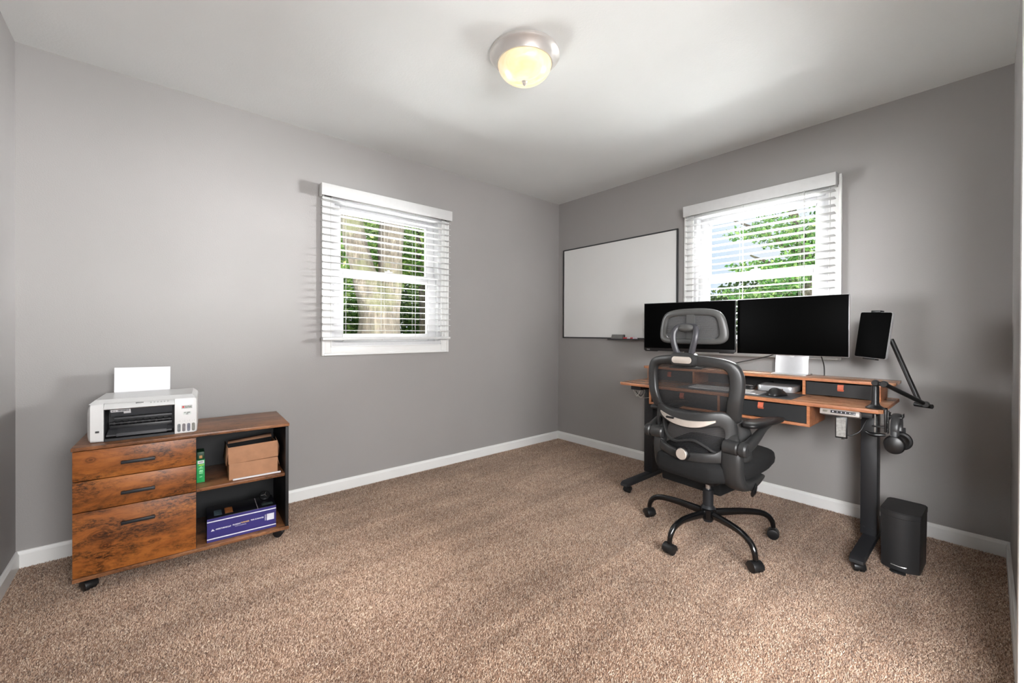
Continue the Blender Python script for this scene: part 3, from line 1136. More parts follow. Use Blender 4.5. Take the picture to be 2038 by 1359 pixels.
def loft(sections, cap=True):
    n = len(sections[0])
    vs = [p for s in sections for p in s]
    fs = []
    for i in range(len(sections) - 1):
        for k in range(n):
            k2 = (k + 1) % n
            fs.append((i * n + k, i * n + k2, (i + 1) * n + k2, (i + 1) * n + k))
    if cap:
        fs.append(tuple(range(n))[::-1])
        fs.append(tuple((len(sections) - 1) * n + k for k in range(n)))
    return vs, fs


def col_sec(x, y0, y1, z0, z1, r=0.012):
    return [(x, y, z) for y, z in rrect(y0, y1, z0, z1, r, 4)]


# left column, right column, back shell
vs, fs = loft([col_sec(0.034, -0.346, -0.03, 0.012, 0.146, 0.026), col_sec(0.037, -0.356, -0.03, 0.006, 0.156, 0.022), col_sec(0.046, -0.368, -0.03, 0.001, 0.168, 0.014), col_sec(0.088, -0.370, -0.03, 0.001, 0.170, 0.008)])
mb.add(vs, fs)
vs, fs = loft([col_sec(0.329, -0.371, -0.03, 0.001, 0.170, 0.006), col_sec(0.400, -0.371, -0.03, 0.001, 0.170, 0.008), col_sec(0.410, -0.367, -0.03, 0.003, 0.164, 0.012), col_sec(0.413, -0.358, -0.03, 0.008, 0.156, 0.016)])
mb.add(vs, fs)
mb.box(0.086, 0.331, -0.20, -0.03, 0.001, 0.165, 0.002)
mb.build('housing', M_WHITEP, pr_)
# lid with chamfered edges
mb = MB(Fp)
lo = [(0.040, -0.363, 0.1665), (0.406, -0.367, 0.1665), (0.406, -0.032, 0.1665), (0.040, -0.032, 0.1665)]
hi = [(0.056, -0.335, 0.182), (0.392, -0.335, 0.182), (0.392, -0.08, 0.183), (0.056, -0.08, 0.183)]
mb.add(lo + hi, [(0, 1, 5, 4), (1, 2, 6, 5), (2, 3, 7, 6), (3, 0, 4, 7), (4, 5, 6, 7), (3, 2, 1, 0)])
mb.build('scanner_lid', M_WHITEP, pr_, ang=10)
# rear paper feed
mb = MB(Fp)
mb.box(0.082, 0.312, -0.030, -0.024, 0.120, 0.178, 0.003)
mb.build('paper_feeder', M_WHITEP, pr_)
# control panel
mb = MB(Fp)
mb.prism([(-0.373, 0.146), (-0.376, 0.143), (-0.362, 0.138), (-0.30, 0.138), (-0.30, 0.168), (-0.352, 0.1695)], 0.0885, 0.3285, 'x', 0.001)
cp = mb.build('control_panel', M_WHITEP, pr_)
Mcp = Fp @ Matrix.Translation((0.21, -0.3645, 0.158)) @ Matrix.Rotation(R(48), 4, 'X')
text_mesh('EPSON', 0.0075, Mcp @ Matrix.Translation((-0.005, 0.003, 0.0015)), 'lettering', M_INKTXT, cp, width=0.026, bold=0.0002)
M_MID = plain('grey_print', srgb(176, 178, 176), 0.5)
mb = MB(Mcp)
for k in range(6):
    mb.prism([(0.034 + k * 0.012 + 0.003 * math.cos(a), 0.001 + 0.003 * math.sin(a)) for a in [2 * PI * j / 10 for j in range(10)]], 0.0, 0.0018, 'z')
mb.build('button', M_MID, cp)
# output bay
M_BAY = plain('printer_bay_plastic', srgb(72, 73, 76), 0.4, noise=0.04)
M_BAYD = plain('printer_bay_dark', srgb(34, 34, 36), 0.4, noise=0.1)
mb = MB(Fp)
mb.box(0.0885, 0.3288, -0.262, -0.255, 0.002, 0.146)
mb.box(0.0885, 0.0905, -0.366, -0.255, 0.002, 0.142)
mb.box(0.3268, 0.3288, -0.366, -0.255, 0.002, 0.142)
mb.box(0.0885, 0.3288, -0.366, -0.255, 0.001, 0.012)
mb.build('output_bay', M_BAYD, pr_)
mb = MB(Fp)
mb.add([(0.105, -0.352, 0.138), (0.318, -0.352, 0.138), (0.318, -0.325, 0.102), (0.105, -0.325, 0.102), (0.105, -0.348, 0.141), (0.318, -0.348, 0.141), (0.318, -0.319, 0.102), (0.105, -0.319, 0.102)],
       [(0, 1, 2, 3), (4, 5, 6, 7), (0, 1, 5, 4), (2, 3, 7, 6), (0, 3, 7, 4), (1, 2, 6, 5)])
mb.box(0.118, 0.318, -0.346, -0.325, 0.094, 0.099, 0.001)
mb.box(0.118, 0.318, -0.340, -0.335, 0.090, 0.094, 0.001)
bf = mb.build('inner_flap', M_BAY, pr_)
mb = MB(Fp)
mb.cyl((0.10, -0.320, 0.070), (0.315, -0.320, 0.070), 0.006, n=12)
for k in range(9):
    mb.cyl((0.112 + k * 0.024, -0.320, 0.070), (0.120 + k * 0.024, -0.320, 0.070), 0.0095, n=12)
mb.box(0.100, 0.318, -0.318, -0.300, 0.044, 0.060, 0.002)
mb.build('feed_roller', M_BAYD, pr_)
mb = MB(Fp)
mb.prism([(-0.372, 0.020), (-0.372, 0.033), (-0.300, 0.050), (-0.300, 0.040)], 0.128, 0.300, 'x', 0.001)
mb.prism([(-0.366, 0.022), (-0.366, 0.028), (-0.290, 0.046), (-0.290, 0.040)], 0.095, 0.318, 'x', 0.001)
mb.build('output_tray', M_BAY, pr_)
mb = MB(Fp)
Ms = Matrix.Translation((0.105, -0.3535, 0.137)) @ Matrix.Rotation(R(36.9), 4, 'X')
mb.box(0.002, 0.068, -0.0008, 0.0, -0.016, -0.002, M=Ms)
mb.box(0.044, 0.068, -0.0008, 0.0, -0.027, -0.016, M=Ms)
st = mb.build('serial_sticker', M_PAPER, bf)
mb = MB(Fp)
rr = random.Random(3)
x = 0.026
while x < 0.064:
    w = rr.choice((0.0006, 0.0010, 0.0016))
    mb.box(x, x + w, -0.0013, -0.0007, -0.012, -0.004, M=Ms)
    x += w + rr.choice((0.0006, 0.0011))
mb.box(0.006, 0.012, -0.0013, -0.0007, -0.010, -0.007, M=Ms)
mb.box(0.015, 0.019, -0.0013, -0.0007, -0.010, -0.007, M=Ms)
mb.build('barcode', M_INKTXT, st)
# small dark port on the left column
mb = MB(Fp)
mb.box(0.062, 0.074, -0.3712, -0.3695, 0.043, 0.051)
mb.build('card_port', M_INKTXT, pr_)
# ink labels and windows
mb = MB(Fp)
mb.box(0.354, 0.394, -0.3718, -0.3708, 0.118, 0.134)
lab = mb.build('brand_label', plain('silver_label', srgb(170, 168, 166), 0.35, metal=0.3), pr_)
mb = MB(Fp)
mb.prism([(0.3605 + 0.0045 * math.cos(a), 0.1265 + 0.0045 * math.sin(a)) for a in [2 * PI * j / 14 for j in range(14)]], -0.3724, -0.3716, 'y')
mb.build('drop_emblem', plain('red_print', srgb(200, 60, 60), 0.5), lab)
text_mesh('EcoTank', 0.0095, Fp @ Matrix.Translation((0.379, -0.3721, 0.126)) @ FRONT, 'lettering', plain('green_print', srgb(40, 92, 60), 0.5), lab, width=0.024, bold=0.0002)
mb = MB(Fp)
mb.box(0.360, 0.390, -0.3718, -0.3708, 0.089, 0.103)
lab = mb.build('model_label', plain('pale_label', srgb(205, 212, 208), 0.5), pr_)
text_mesh('ET-2800', 0.007, Fp @ Matrix.Translation((0.375, -0.3721, 0.099)) @ FRONT, 'lettering', M_INKTXT, lab, width=0.022, bold=0.0002)
text_mesh('INK', 0.005, Fp @ Matrix.Translation((0.375, -0.3721, 0.092)) @ FRONT, 'lettering', M_INKTXT, lab, width=0.010, bold=0.0002)
for i, x in enumerate((0.3445, 0.3625, 0.3805, 0.3985)):
    mb = MB(Fp)
    mb.prism(rrect(x - 0.0062, x + 0.0062, 0.010, 0.048, 0.006, 5), -0.3718, -0.3705, 'y')
    mb.build('ink_window', plain('ink_window_%d' % i, [srgb(120, 124, 126), srgb(126, 122, 124), srgb(118, 120, 132), srgb(130, 130, 124)][i], 0.25, noise=0.25, nscale=70), pr_)
    mb = MB(Fp)
    mb.box(x + 0.003, x + 0.004, -0.3714, -0.3706, 0.056, 0.064)
    mb.box(x - 0.004, x - 0.0032, -0.3714, -0.3706, 0.057, 0.062)
    mb.build('level_mark', M_MID, pr_)
# sheet of paper standing in the feeder
mb = MB(Fc)
mb.add([(0.0895, -0.060, PZ + 0.140), (0.3035, -0.060, PZ + 0.140), (0.3035, -0.035, 0.9165), (0.0885, -0.035, 0.9205),
        (0.0895, -0.0575, PZ + 0.140), (0.3035, -0.0575, PZ + 0.140), (0.3035, -0.0325, 0.9165), (0.0885, -0.0325, 0.9205)],
       [(0, 1, 2, 3), (4, 5, 6, 7), (0, 1, 5, 4), (2, 3, 7, 6), (0, 3, 7, 4), (1, 2, 6, 5)])
o = mb.build('paper_sheet', M_PAPER, None)
tag(recenter(o), 'white paper standing upright in the feeder behind the printer', 'paper')

# ------------------------------------------------------------------ whiteboard on the right wall
M_WB = plain('whiteboard_enamel', srgb(222, 222, 220), 0.10, spec=0.6, noise=0.01, nscale=3)
M_WBF = plain('charcoal_frame', srgb(48, 48, 50), 0.4)
wb_ = thing('whiteboard', 'large whiteboard in a thin charcoal frame on the wall left of the desk window', 'whiteboard', (-0.01, -0.695, 1.05), -PI / 2)
mb = MB(F_B)
mb.box(0.088, 1.303, -0.014, -0.001, 1.058, 1.938)
mb.build('writing_surface', M_WB, wb_)
mb = MB(F_B)
mb.box(0.080, 1.311, -0.020, -0.001, 1.936, 1.947, 0.002)
mb.box(0.080, 1.311, -0.020, -0.001, 1.049, 1.060, 0.002)
mb.box(0.080, 0.091, -0.020, -0.001, 1.049, 1.947, 0.002)
mb.box(1.300, 1.311, -0.020, -0.001, 1.049, 1.947, 0.002)
mb.build('frame', M_WBF, wb_)
mb = MB(F_B)
mb.box(0.675, 1.00, -0.075, -0.012, 1.040, 1.046, 0.002)
mb.box(0.675, 1.00, -0.077, -0.073, 1.040, 1.052, 0.001)
mb.build('pen_tray', M_WBF, wb_)
M_FELT = plain('grey_felt', srgb(112, 112, 110), 0.95, noise=0.3, nscale=300)
er = thing('board_eraser', 'grey felt eraser resting on the whiteboard tray', 'eraser', (-0.045, -0.765, 1.046), -PI / 2)
mb = MB(F_B)
mb.prism([(-0.068, 1.0465), (-0.024, 1.0465), (-0.024, 1.088), (-0.052, 1.088)], 0.705, 0.822, 'x', 0.003)
mb.build('felt_pad', M_FELT, er)
mb = MB(F_B)
mb.box(0.706, 0.826, -0.024, -0.020, 1.0468, 1.086, 0.002)
mb.build('backing', M_DPLAST, er)
M_RED = plain('red_plastic', srgb(190, 50, 60), 0.4)
M_PINKW = plain('marker_barrel', srgb(228, 214, 226), 0.4)
for i, (u0, lab, cap_) in enumerate(((0.838, 'red capped marker lying on the whiteboard tray', M_RED), (0.842, 'dark capped marker lying behind the red one on the whiteboard tray', M_BPLAST))):
    v = -0.064 + i * 0.020
    z = 1.055
    mk = thing('marker', lab, 'marker', (v, -u0 - 0.06, 1.046), -PI / 2)
    mb = MB(F_B)
    mb.cyl((u0 + 0.040, v, z), (u0 + 0.118, v, z), 0.0085, n=16, bev=0.001)
    bar = mb.build('barrel', M_PINKW, mk)
    mb = MB(F_B)
    mb.cyl((u0, v, z), (u0 + 0.042, v, z), 0.0088, n=16, bev=0.002)
    mb.build('marker_cap', cap_, mk)
    mb = MB(F_B)
    mb.cyl((u0 + 0.072, v, z), (u0 + 0.098, v, z), 0.0087, n=16)
    mb.build('band', cap_, mk)

# ------------------------------------------------------------------ standing desk
M_WOODD = wood('rustic_wood_desk', 0, srgb(104, 70, 50), srgb(190, 134, 98), srgb(214, 164, 130), 0.26, 0.55, 2.2, 0.6)
M_EDGE = wood('orange_wood_edge', 0, srgb(108, 64, 40), srgb(188, 122, 82), srgb(206, 142, 102), 0.45, 0.4, 7.7)
M_DRAWF = plain('charcoal_faux_leather', srgb(40, 41, 42), 0.38, noise=0.15, nscale=9, bump=0.2, bscale=20)
M_LEATH = plain('tan_leather', srgb(184, 92, 66), 0.5, noise=0.15)
M_DESKST = plain('black_powder_coat', srgb(30, 31, 34), 0.45, noise=0.05)
desk = thing('standing_desk', 'rustic wood standing desk with raised shelf and black steel legs under the window', 'desk', (-0.40, -1.92, 0), -PI / 2)
Z1, Z0 = 0.750, 0.7325
DU0, DU1, DV0, DV1 = 1.208, 2.636, -0.668, -0.115
mb = MB(F_B)
mb.prism([(DU0 + 0.018, DV0), (DU1 - 0.012, DV0), (DU1, DV0 + 0.014), (DU1, DV1), (DU0, DV1), (DU0, DV0 + 0.018)], Z0 + 0.0005, Z1, 'z', 0.0008)
mb.build('tabletop', M_WOODD, desk)
mb = MB(F_B)   # edge banding just proud of the board
mb.box(DU0 + 0.018, DU1 - 0.012, DV0 - 0.0012, DV0 + 0.002, Z0, Z1 - 0.001, 0.0004)
mb.box(DU1 - 0.002, DU1 + 0.0012, DV0 + 0.014, DV1, Z0, Z1 - 0.001, 0.0004)
mb.build('edge_band', M_EDGE, desk)
SV0, SV1 = -0.352, -0.115
SZ0, SZ1 = 0.834, 0.850
mb = MB(F_B)
mb.prism([(1.205, SV0 + 0.02), (1.225, SV0), (2.612, SV0), (2.645, SV0 + 0.035), (2.645, SV1), (1.205, SV1)], SZ0 + 0.0005, SZ1, 'z', 0.0008)
mb.build('riser_shelf', M_WOODD, desk)
mb = MB(F_B)
mb.box(1.225, 2.612, SV0 - 0.0012, SV0 + 0.002, SZ0, SZ1 - 0.001, 0.0004)
mb.build('edge_band', M_EDGE, desk)
for u0, u1 in ((1.246, 1.260), (1.594, 1.608), (2.246, 2.260), (2.566, 2.590)):
    mb = MB(F_B)
    mb.box(u0, u1, SV0 + 0.006, SV1 - 0.01, Z1, SZ0, 0.0006)
    mb.build('riser_support', M_EDGE, desk)
mb = MB(F_B)
mb.box(1.26, 2.566, SV1 - 0.012, SV1 - 0.004, Z1, SZ0)
mb.build('riser_back', M_BLACK, desk)


def fabric_drawer(u0, u1, v, z0, z1, dep, tab_u, tab_z, sag=0.003):
    mb = MB(F_B)
    n = 12
    fr, bk = [], []
    for (a, b, zz) in ((u0, u1, z0), (u1, u0, z1)):
        for k in range(n):
            t = k / (n - 1)
            u = a + (b - a) * t
            s_ = math.sin(PI * t)
            fr.append((u, v - 0.002 * s_, zz + (sag * s_ if zz == z0 else -sag * s_)))
            bk.append((u, v + dep, zz))
    vs, fs = loft([fr, bk])
    mb.add(vs, fs)
    d = mb.build('drawer', M_DRAWF, desk, ang=20)
    mb = MB(F_B)
    w = 0.0135
    pts = [(v + 0.001, tab_z + 0.014), (v - 0.006, tab_z + 0.013), (v - 0.013, tab_z - 0.008), (v - 0.010, tab_z - 0.016), (v - 0.004, tab_z - 0.014), (v + 0.001, tab_z - 0.008),
           (v + 0.001, tab_z - 0.010), (v - 0.005, tab_z - 0.0175), (v - 0.0115, tab_z - 0.019), (v - 0.0155, tab_z - 0.009), (v - 0.008, tab_z + 0.0155), (v + 0.001, tab_z + 0.017)]
    mb.prism(pts, tab_u - w, tab_u + w, 'x')
    mb.build('pull_tab', M_LEATH, d)
    return d


fabric_drawer(1.262, 1.592, SV0 + 0.010, Z1 + 0.002, SZ0 - 0.003, 0.20, 1.425, 0.803)
fabric_drawer(2.263, 2.562, SV0 + 0.010, Z1 + 0.003, SZ0 - 0.007, 0.20, 2.424, 0.806)
# case under the desktop
CU0, CU1, CV0, CV1, CZ0 = 1.442, 2.356, -0.655, -0.36, 0.622
mb = MB(F_B)
mb.box(CU0, CU1, CV0, CV1, CZ0, CZ0 + 0.0135, 0.0006)
mb.box(CU0, CU0 + 0.0135, CV0, CV1, CZ0 + 0.0135, Z0)
mb.box(CU1 - 0.0135, CU1, CV0, CV1, CZ0 + 0.0135, Z0)
mb.box(1.894, 1.906, CV0, CV1, CZ0 + 0.0135, Z0)
mb.build('drawer_case', M_EDGE, desk)
fabric_drawer(1.458, 1.892, CV0 + 0.006, CZ0 + 0.015, Z0 - 0.006, 0.25, 1.675, 0.706, 0.004)
fabric_drawer(1.908, 2.340, CV0 + 0.006, CZ0 + 0.015, Z0 - 0.006, 0.25, 2.129, 0.706, 0.004)
# steel frame
for nm, u0, u1, fu0, fu1 in (('left', 1.282, 1.350, 1.296, 1.352), ('right', 2.527, 2.593, 2.538, 2.594)):
    mb = MB(F_B)
    v0, v1 = -0.452, -0.365
    mb.box(u0, u1, v0, v1, 0.078, 0.705, 0.004)
    mb.box(u0 - 0.004, u1 + 0.004, -0.62, -0.16, 0.700, 0.732, 0.002)
    for uu in (u0 + 0.016, u1 - 0.016):
        mb.cyl((uu, v0 - 0.0015, 0.115), (uu, v0 + 0.001, 0.115), 0.004, n=12)
    leg = mb.build('leg', M_DESKST, desk)
    mb = MB(F_B)
    mb.prism([(-0.765, 0.052), (-0.772, 0.066), (-0.752, 0.080), (-0.115, 0.080), (-0.100, 0.066), (-0.105, 0.052)], fu0, fu1, 'x', 0.002)
    ft = mb.build('foot', M_DESKST, leg)
    mb = MB(F_B)
    mb.box(fu0 + 0.003, fu1 - 0.003, -0.7745, -0.7700, 0.053, 0.067, 0.001)
    mb.build('foot_cap', M_DPLAST, leg)
    for v, yw in ((-0.725, 0.5 if nm == 'right' else 0.1), (-0.16, 0.3)):
        wh, hd = caster_mb(F_B, (fu0 + fu1) / 2, v, 0.022, 0.042, yw)

        c = hd.build('caster', M_BPLAST, leg)
        wh.build('caster_wheel', M_BPLAST, leg)
mb = MB(F_B)
mb.box(1.345, 2.53, -0.33, -0.30, 0.700, 0.730, 0.001)
mb.box(1.345, 2.53, -0.22, -0.19, 0.700, 0.730, 0.001)
mb.build('crossbar', M_DESKST, desk)
# control panel with its buttons
mb = MB(F_B)
Mk = Matrix.Translation((2.478, -0.655, 0.7315)) @ Matrix.Rotation(R(-14), 4, 'X')
mb.box(-0.078, 0.078, -0.006, 0.050, -0.030, -0.002, 0.003, M=Mk)
cpn = mb.build('control_panel', plain('satin_grey_plastic', srgb(168, 160, 154), 0.35, noise=0.03), desk)
mb = MB(F_B)
mb.box(-0.066, -0.046, -0.0072, -0.0055, -0.020, -0.009, 0.001, M=Mk)
mb.build('display', plain('lcd_grey', srgb(118, 112, 100), 0.3), cpn)
mb = MB(F_B)
mb.box(-0.034, 0.064, -0.0072, -0.0055, -0.021, -0.008, 0.001, M=Mk)
mb.build('button_strip', plain('button_black', srgb(44, 44, 48), 0.3), cpn)
Mk2 = F_B @ Mk @ Matrix.Translation((0, -0.0076, -0.0145)) @ FRONT
for i, g in enumerate(('M', '1', '2', '3', '+', '-')):
    text_mesh(g, 0.0068, Mk2 @ Matrix.Translation((-0.024 + i * 0.0165, 0, 0)), 'button_mark', M_WHTTXT, cpn, bold=0.0006)
# power brick stuck to the frame below, with a sticker
pb = thing('power_adapter', 'black power adapter with a grey rating sticker hanging below the desk control panel', 'adapter', (-0.62, -2.475, 0.59), -PI / 2)
mb = MB(F_B)
Mb2 = Matrix.Translation((2.4755, -0.60, 0.640)) @ Matrix.Rotation(R(10), 4, 'Z')
mb.box(-0.024, 0.024, -0.022, 0.020, -0.056, 0.052, 0.003, M=Mb2)
mb.build('adapter_body', M_BPLAST, pb)
mb = MB(F_B)
mb.box(-0.020, 0.017, -0.0232, -0.0215, -0.048, 0.044, 0.0, M=Mb2)
mb.build('rating_sticker', plain('grey_sticker', srgb(150, 148, 144), 0.45, noise=0.25, nscale=90), pb)
mb = MB(F_B)
mb.lathe([(0.0, -0.003), (0.006, -0.002), (0.007, 0.002), (0.0, 0.004)], 16, Mb2 @ Matrix.Translation((0.006, -0.016, -0.060)))
mb.build('metal_plug', M_STEEL, pb)
mb = MB(F_B)
mb.tube([(2.500, -0.60, 0.600), (2.515, -0.595, 0.600), (2.545, -0.58, 0.625), (2.560, -0.56, 0.665), (2.575, -0.54, 0.690), (2.60, -0.50, 0.700)], 0.0028, n=8, smooth_n=5)
mb.build('power_cord', M_BPLAST, pb)

# coiled cords hanging under the left end of the desk
M_GCORD = plain('pale_cord', srgb(190, 188, 184), 0.5)
cb = thing('cable_bundle', 'looped black and pale cables hanging under the left end of the desk', 'cable', (-0.50, -1.27, 0.62), -PI / 2)
mb = MB(F_B)
for k, (uo, zo, ru, rz) in enumerate(((1.262, 0.682, 0.030, 0.042), (1.285, 0.665, 0.034, 0.036))):
    mb.tube([(uo + ru * math.cos(a), -0.52 + 0.015 * math.sin(2 * a) + 0.01 * k, zo + rz * math.sin(a)) for a in [2 * PI * j / 16 for j in range(16)]], 0.0024, n=7, closed=True, smooth_n=2)
mb.tube([(1.24, -0.50, 0.732), (1.238, -0.51, 0.70), (1.262, -0.52, 0.655), (1.30, -0.52, 0.632), (1.36, -0.50, 0.640), (1.40, -0.46, 0.66), (1.44, -0.44, 0.70)], 0.0020, n=7, smooth_n=4)
mb.build('pale_cable', M_GCORD, cb)
mb = MB(F_B)
mb.tube([(1.25, -0.49, 0.732), (1.246, -0.51, 0.69), (1.272, -0.53, 0.662), (1.306, -0.53, 0.650), (1.318, -0.52, 0.680), (1.29, -0.51, 0.705), (1.275, -0.50, 0.732)], 0.0026, n=7, smooth_n=4)
mb.box(1.235, 1.275, -0.53, -0.49, 0.722, 0.733, 0.002)
mb.build('black_cable', M_BPLAST, cb)
# black grommet on the desk
mb = MB(F_B)
mb.lathe([(0.0, 0.0), (0.028, 0.0), (0.030, 0.002), (0.027, 0.0045), (0.0, 0.005)], 28, Matrix.Translation((1.435, -0.60, Z1)))
o = mb.build('cable_grommet', M_BPLAST, desk)
# tiny red topped bottle behind the desk's left end
bt = thing('small_bottle', 'tiny dark bottle with a reddish cap on the desk behind the left shelf post', 'bottle', (-0.20, -1.225, 0.75), 0)
mb = MB(Matrix.Translation((-0.20, -1.214, 0.75)))
mb.lathe([(0.0, 0.0), (0.009, 0.0), (0.009, 0.018), (0.004, 0.024)], 16)
mb.build('bottle_body', M_BPLAST, bt)
mb = MB(Matrix.Translation((-0.20, -1.214, 0.75)))
mb.lathe([(0.0045, 0.023), (0.0055, 0.024), (0.0055, 0.036), (0.0, 0.037)], 16)
mb.build('bottle_cap', M_RED, bt)

# ------------------------------------------------------------------ things on the desk
M_SCREEN = plain('black_screen', (0.0006, 0.0006, 0.0006, 1), 0.5, spec=0.03, noise=0.0)
M_ALU = plain('silver_aluminium', srgb(205, 206, 208), 0.35, metal=0.6, noise=0.02)
# desk pad
mb = MB(F_B)
mb.prism(rrect(1.62, 2.268, -0.640, -0.365, 0.012, 4), Z1 + 0.0003, Z1 + 0.003, 'z', 0.0008)
o = mb.build('desk_pad', plain('dark_desk_pad', srgb(62, 64, 68), 0.6), None)
tag(recenter(o), 'dark grey desk pad under the white keyboard and black mouse', 'desk pad')
# keyboard
kb = thing('keyboard', 'slim white and silver keyboard on the dark desk pad', 'keyboard', (-0.535, -1.895, Z1 + 0.003), -PI / 2)
Fk = F_B @ Matrix.Translation((1.893, -0.535, Z1 + 0.0031)) @ Matrix.Rotation(R(-2), 4, 'Z')
mb = MB(Fk)
mb.prism([(-0.058, 0.0), (0.058, 0.0), (0.058, 0.010), (-0.058, 0.004)], -0.209, 0.209, 'x', 0.0008)
mb.build('keyboard_body', M_ALU, kb)
mb = MB(Fk)
slope = math.atan2(0.006, 0.116)
Mky = Matrix.Translation((0, 0, 0.007)) @ Matrix.Rotation(slope, 4, 'X')
for rr_ in range(6):
    y0 = -0.054 + rr_ * 0.0182
    x = -0.204
    widths = [0.0155] * 18 + [0.0]
    if rr_ == 0:
        widths = [0.0155, 0.0155, 0.0155, 0.021, 0.092, 0.021, 0.0155, 0.0155]
        widths += [0.0155] * 8
    for w in widths:
        if w == 0.0 or x + w > 0.2045:
            continue
        mb.box(x, x + w, y0, y0 + 0.0150, 0.0, 0.0022, M=Mky)
        x += w + 0.0036 + (0.008 if (rr_ and abs(x - 0.06) < 0.008) else 0)
mb.build('keys', M_WHITEP, kb)
# mouse
mo = thing('mouse', 'black ergonomic mouse with a high thumb hump on the desk pad', 'mouse', (-0.555, -2.178, Z1 + 0.003), -PI / 2)
Fm = F_B @ Matrix.Translation((2.178, -0.555, Z1 + 0.0031)) @ Matrix.Rotation(R(-18), 4, 'Z')
mb = MB(Fm)
secs = []
for t, w0, w1, h, hx in ((-0.060, 0.012, 0.012, 0.010, 0), (-0.052, 0.030, 0.028, 0.028, -0.004), (-0.030, 0.042, 0.036, 0.046, -0.010), (-0.005, 0.046, 0.036, 0.051, -0.012), (0.025, 0.042, 0.034, 0.040, -0.008), (0.050, 0.032, 0.030, 0.024, -0.002), (0.062, 0.020, 0.020, 0.010, 0)):
    sec = [(-w0, t, 0.0), (-w0 * 1.02, t, h * 0.18), (-w0 * 0.72, t, h * 0.42), (-w0 * 0.62 + hx * 0.2, t, h * 0.80), (hx, t, h), (w1 * 0.42, t, h * 0.90), (w1 * 0.85, t, h * 0.60), (w1, t, h * 0.22), (w1 * 0.95, t, 0.0)]
    secs.append(sec)
vs, fs = loft(secs)
mb.add(vs, fs)
mbo = mb.build('mouse_body', M_BPLAST, mo, ang=180)
sb = mbo.modifiers.new('s', 'SUBSURF'); sb.levels = 2; sb.render_levels = 2
mb = MB(Fm)
mb.cyl((-0.006, 0.038, 0.030), (0.004, 0.038, 0.030), 0.008, n=16)
mb.build('scroll_wheel', M_STEEL, mo)
# small computer
mc = thing('mini_computer', 'small flat silver computer with rounded corners under the raised shelf', 'computer', (-0.26, -2.10, Z1), -PI / 2)
Fmc = F_B @ Matrix.Translation((2.105, -0.268, Z1 + 0.0005)) @ Matrix.Rotation(R(3), 4, 'Z')
mb = MB(Fmc)
mb.prism(rrect(-0.0985, 0.0985, -0.0985, 0.0985, 0.028, 8), 0.002, 0.035, 'z', 0.0015)
mb.build('computer_body', M_ALU, mc)
mb = MB(Fmc)
mb.prism(rrect(-0.088, 0.088, -0.088, 0.088, 0.022, 6), 0.0, 0.0022, 'z')
mb.build('computer_foot', M_BPLAST, mc)
# coiled black cable next to it
cw = thing('coiled_cable', 'coiled black cable beside the small silver computer', 'cable', (-0.31, -1.93, Z1), 0)
mb = MB(F_B)
for k in range(3):
    mb.tube([(1.955 + (0.034 + 0.003 * k) * math.cos(a), -0.33 + 0.022 * math.sin(a), Z1 + 0.006 + 0.006 * k + 0.003 * math.sin(a + k)) for a in [2 * PI * j / 16 for j in range(16)]], 0.0032, n=7, closed=True, smooth_n=2)
mb.tube([(1.98, -0.32, Z1 + 0.014), (1.99, -0.30, Z1 + 0.035), (2.01, -0.25, Z1 + 0.045), (2.04, -0.16, Z1 + 0.040)], 0.0035, n=7, smooth_n=4)
mb.build('cable_loops', M_BPLAST, cw)
mb = MB(F_B)
mb.tube([(1.952 + 0.030 * math.cos(a), -0.345 + 0.018 * math.sin(a), Z1 + 0.024) for a in [2 * PI * j / 16 for j in range(16)]], 0.0012, n=6, closed=True, smooth_n=2)
mb.build('steel_ring', M_STEEL, cw)
# loose dark pouch and cords left of the keyboard

# left monitor: frame from its corners; turned towards the chair
lm = thing('monitor', 'black monitor behind the chair headrest, left of the silver one', 'monitor', (-0.28, -1.55, SZ1), R(-77))
pL, pR_ = Vector((-0.355, -1.219, 0)), Vector((-0.235, -1.836, 0))
ex = (pR_ - pL).normalized()
ey = Vector((0, 0, 1)).cross(ex)
Fl = frame_xyz((pL.x, pL.y, 0.965), ex, ey, (0, 0, 1))
WL = (pR_ - pL).length
mb = MB(Fl)
mb.prism([(0.0, 0.012), (0.012, 0.0), (0.10, 0.0), (0.104, 0.004), (WL - 0.104, 0.004), (WL - 0.10, 0.0), (WL - 0.014, 0.0), (WL, 0.014), (WL, 0.3635), (0.0, 0.3635)], 0.0, 0.020, 'y', 0.001)
mb.box(0.12, WL - 0.12, 0.020, 0.045, 0.05, 0.30, 0.01)
mb.build('bezel', plain('monitor_black', srgb(22, 22, 24), 0.4), lm)
mb = MB(Fl)
mb.box(0.004, WL - 0.004, -0.0012, 0.0006, 0.026, 0.359)
mb.build('screen', M_SCREEN, lm)
text_mesh('BenQ', 0.010, Fl @ Matrix.Translation((0.022, -0.0006, 0.015)) @ FRONT, 'lettering', M_MID, lm, 'LEFT', 0.022, bold=0.0003)
mb = MB(Fl)
mb.box(WL / 2 - 0.03, WL / 2 + 0.03, 0.035, 0.052, -0.116, 0.16, 0.004)
mb.build('stand_post', M_BPLAST, lm)
mb = MB(Fl)
mb.box(WL / 2 - 0.11, WL / 2 + 0.11, -0.050, 0.090, -0.1148, -0.104, 0.004)
mb.build('stand_base', M_BPLAST, lm)
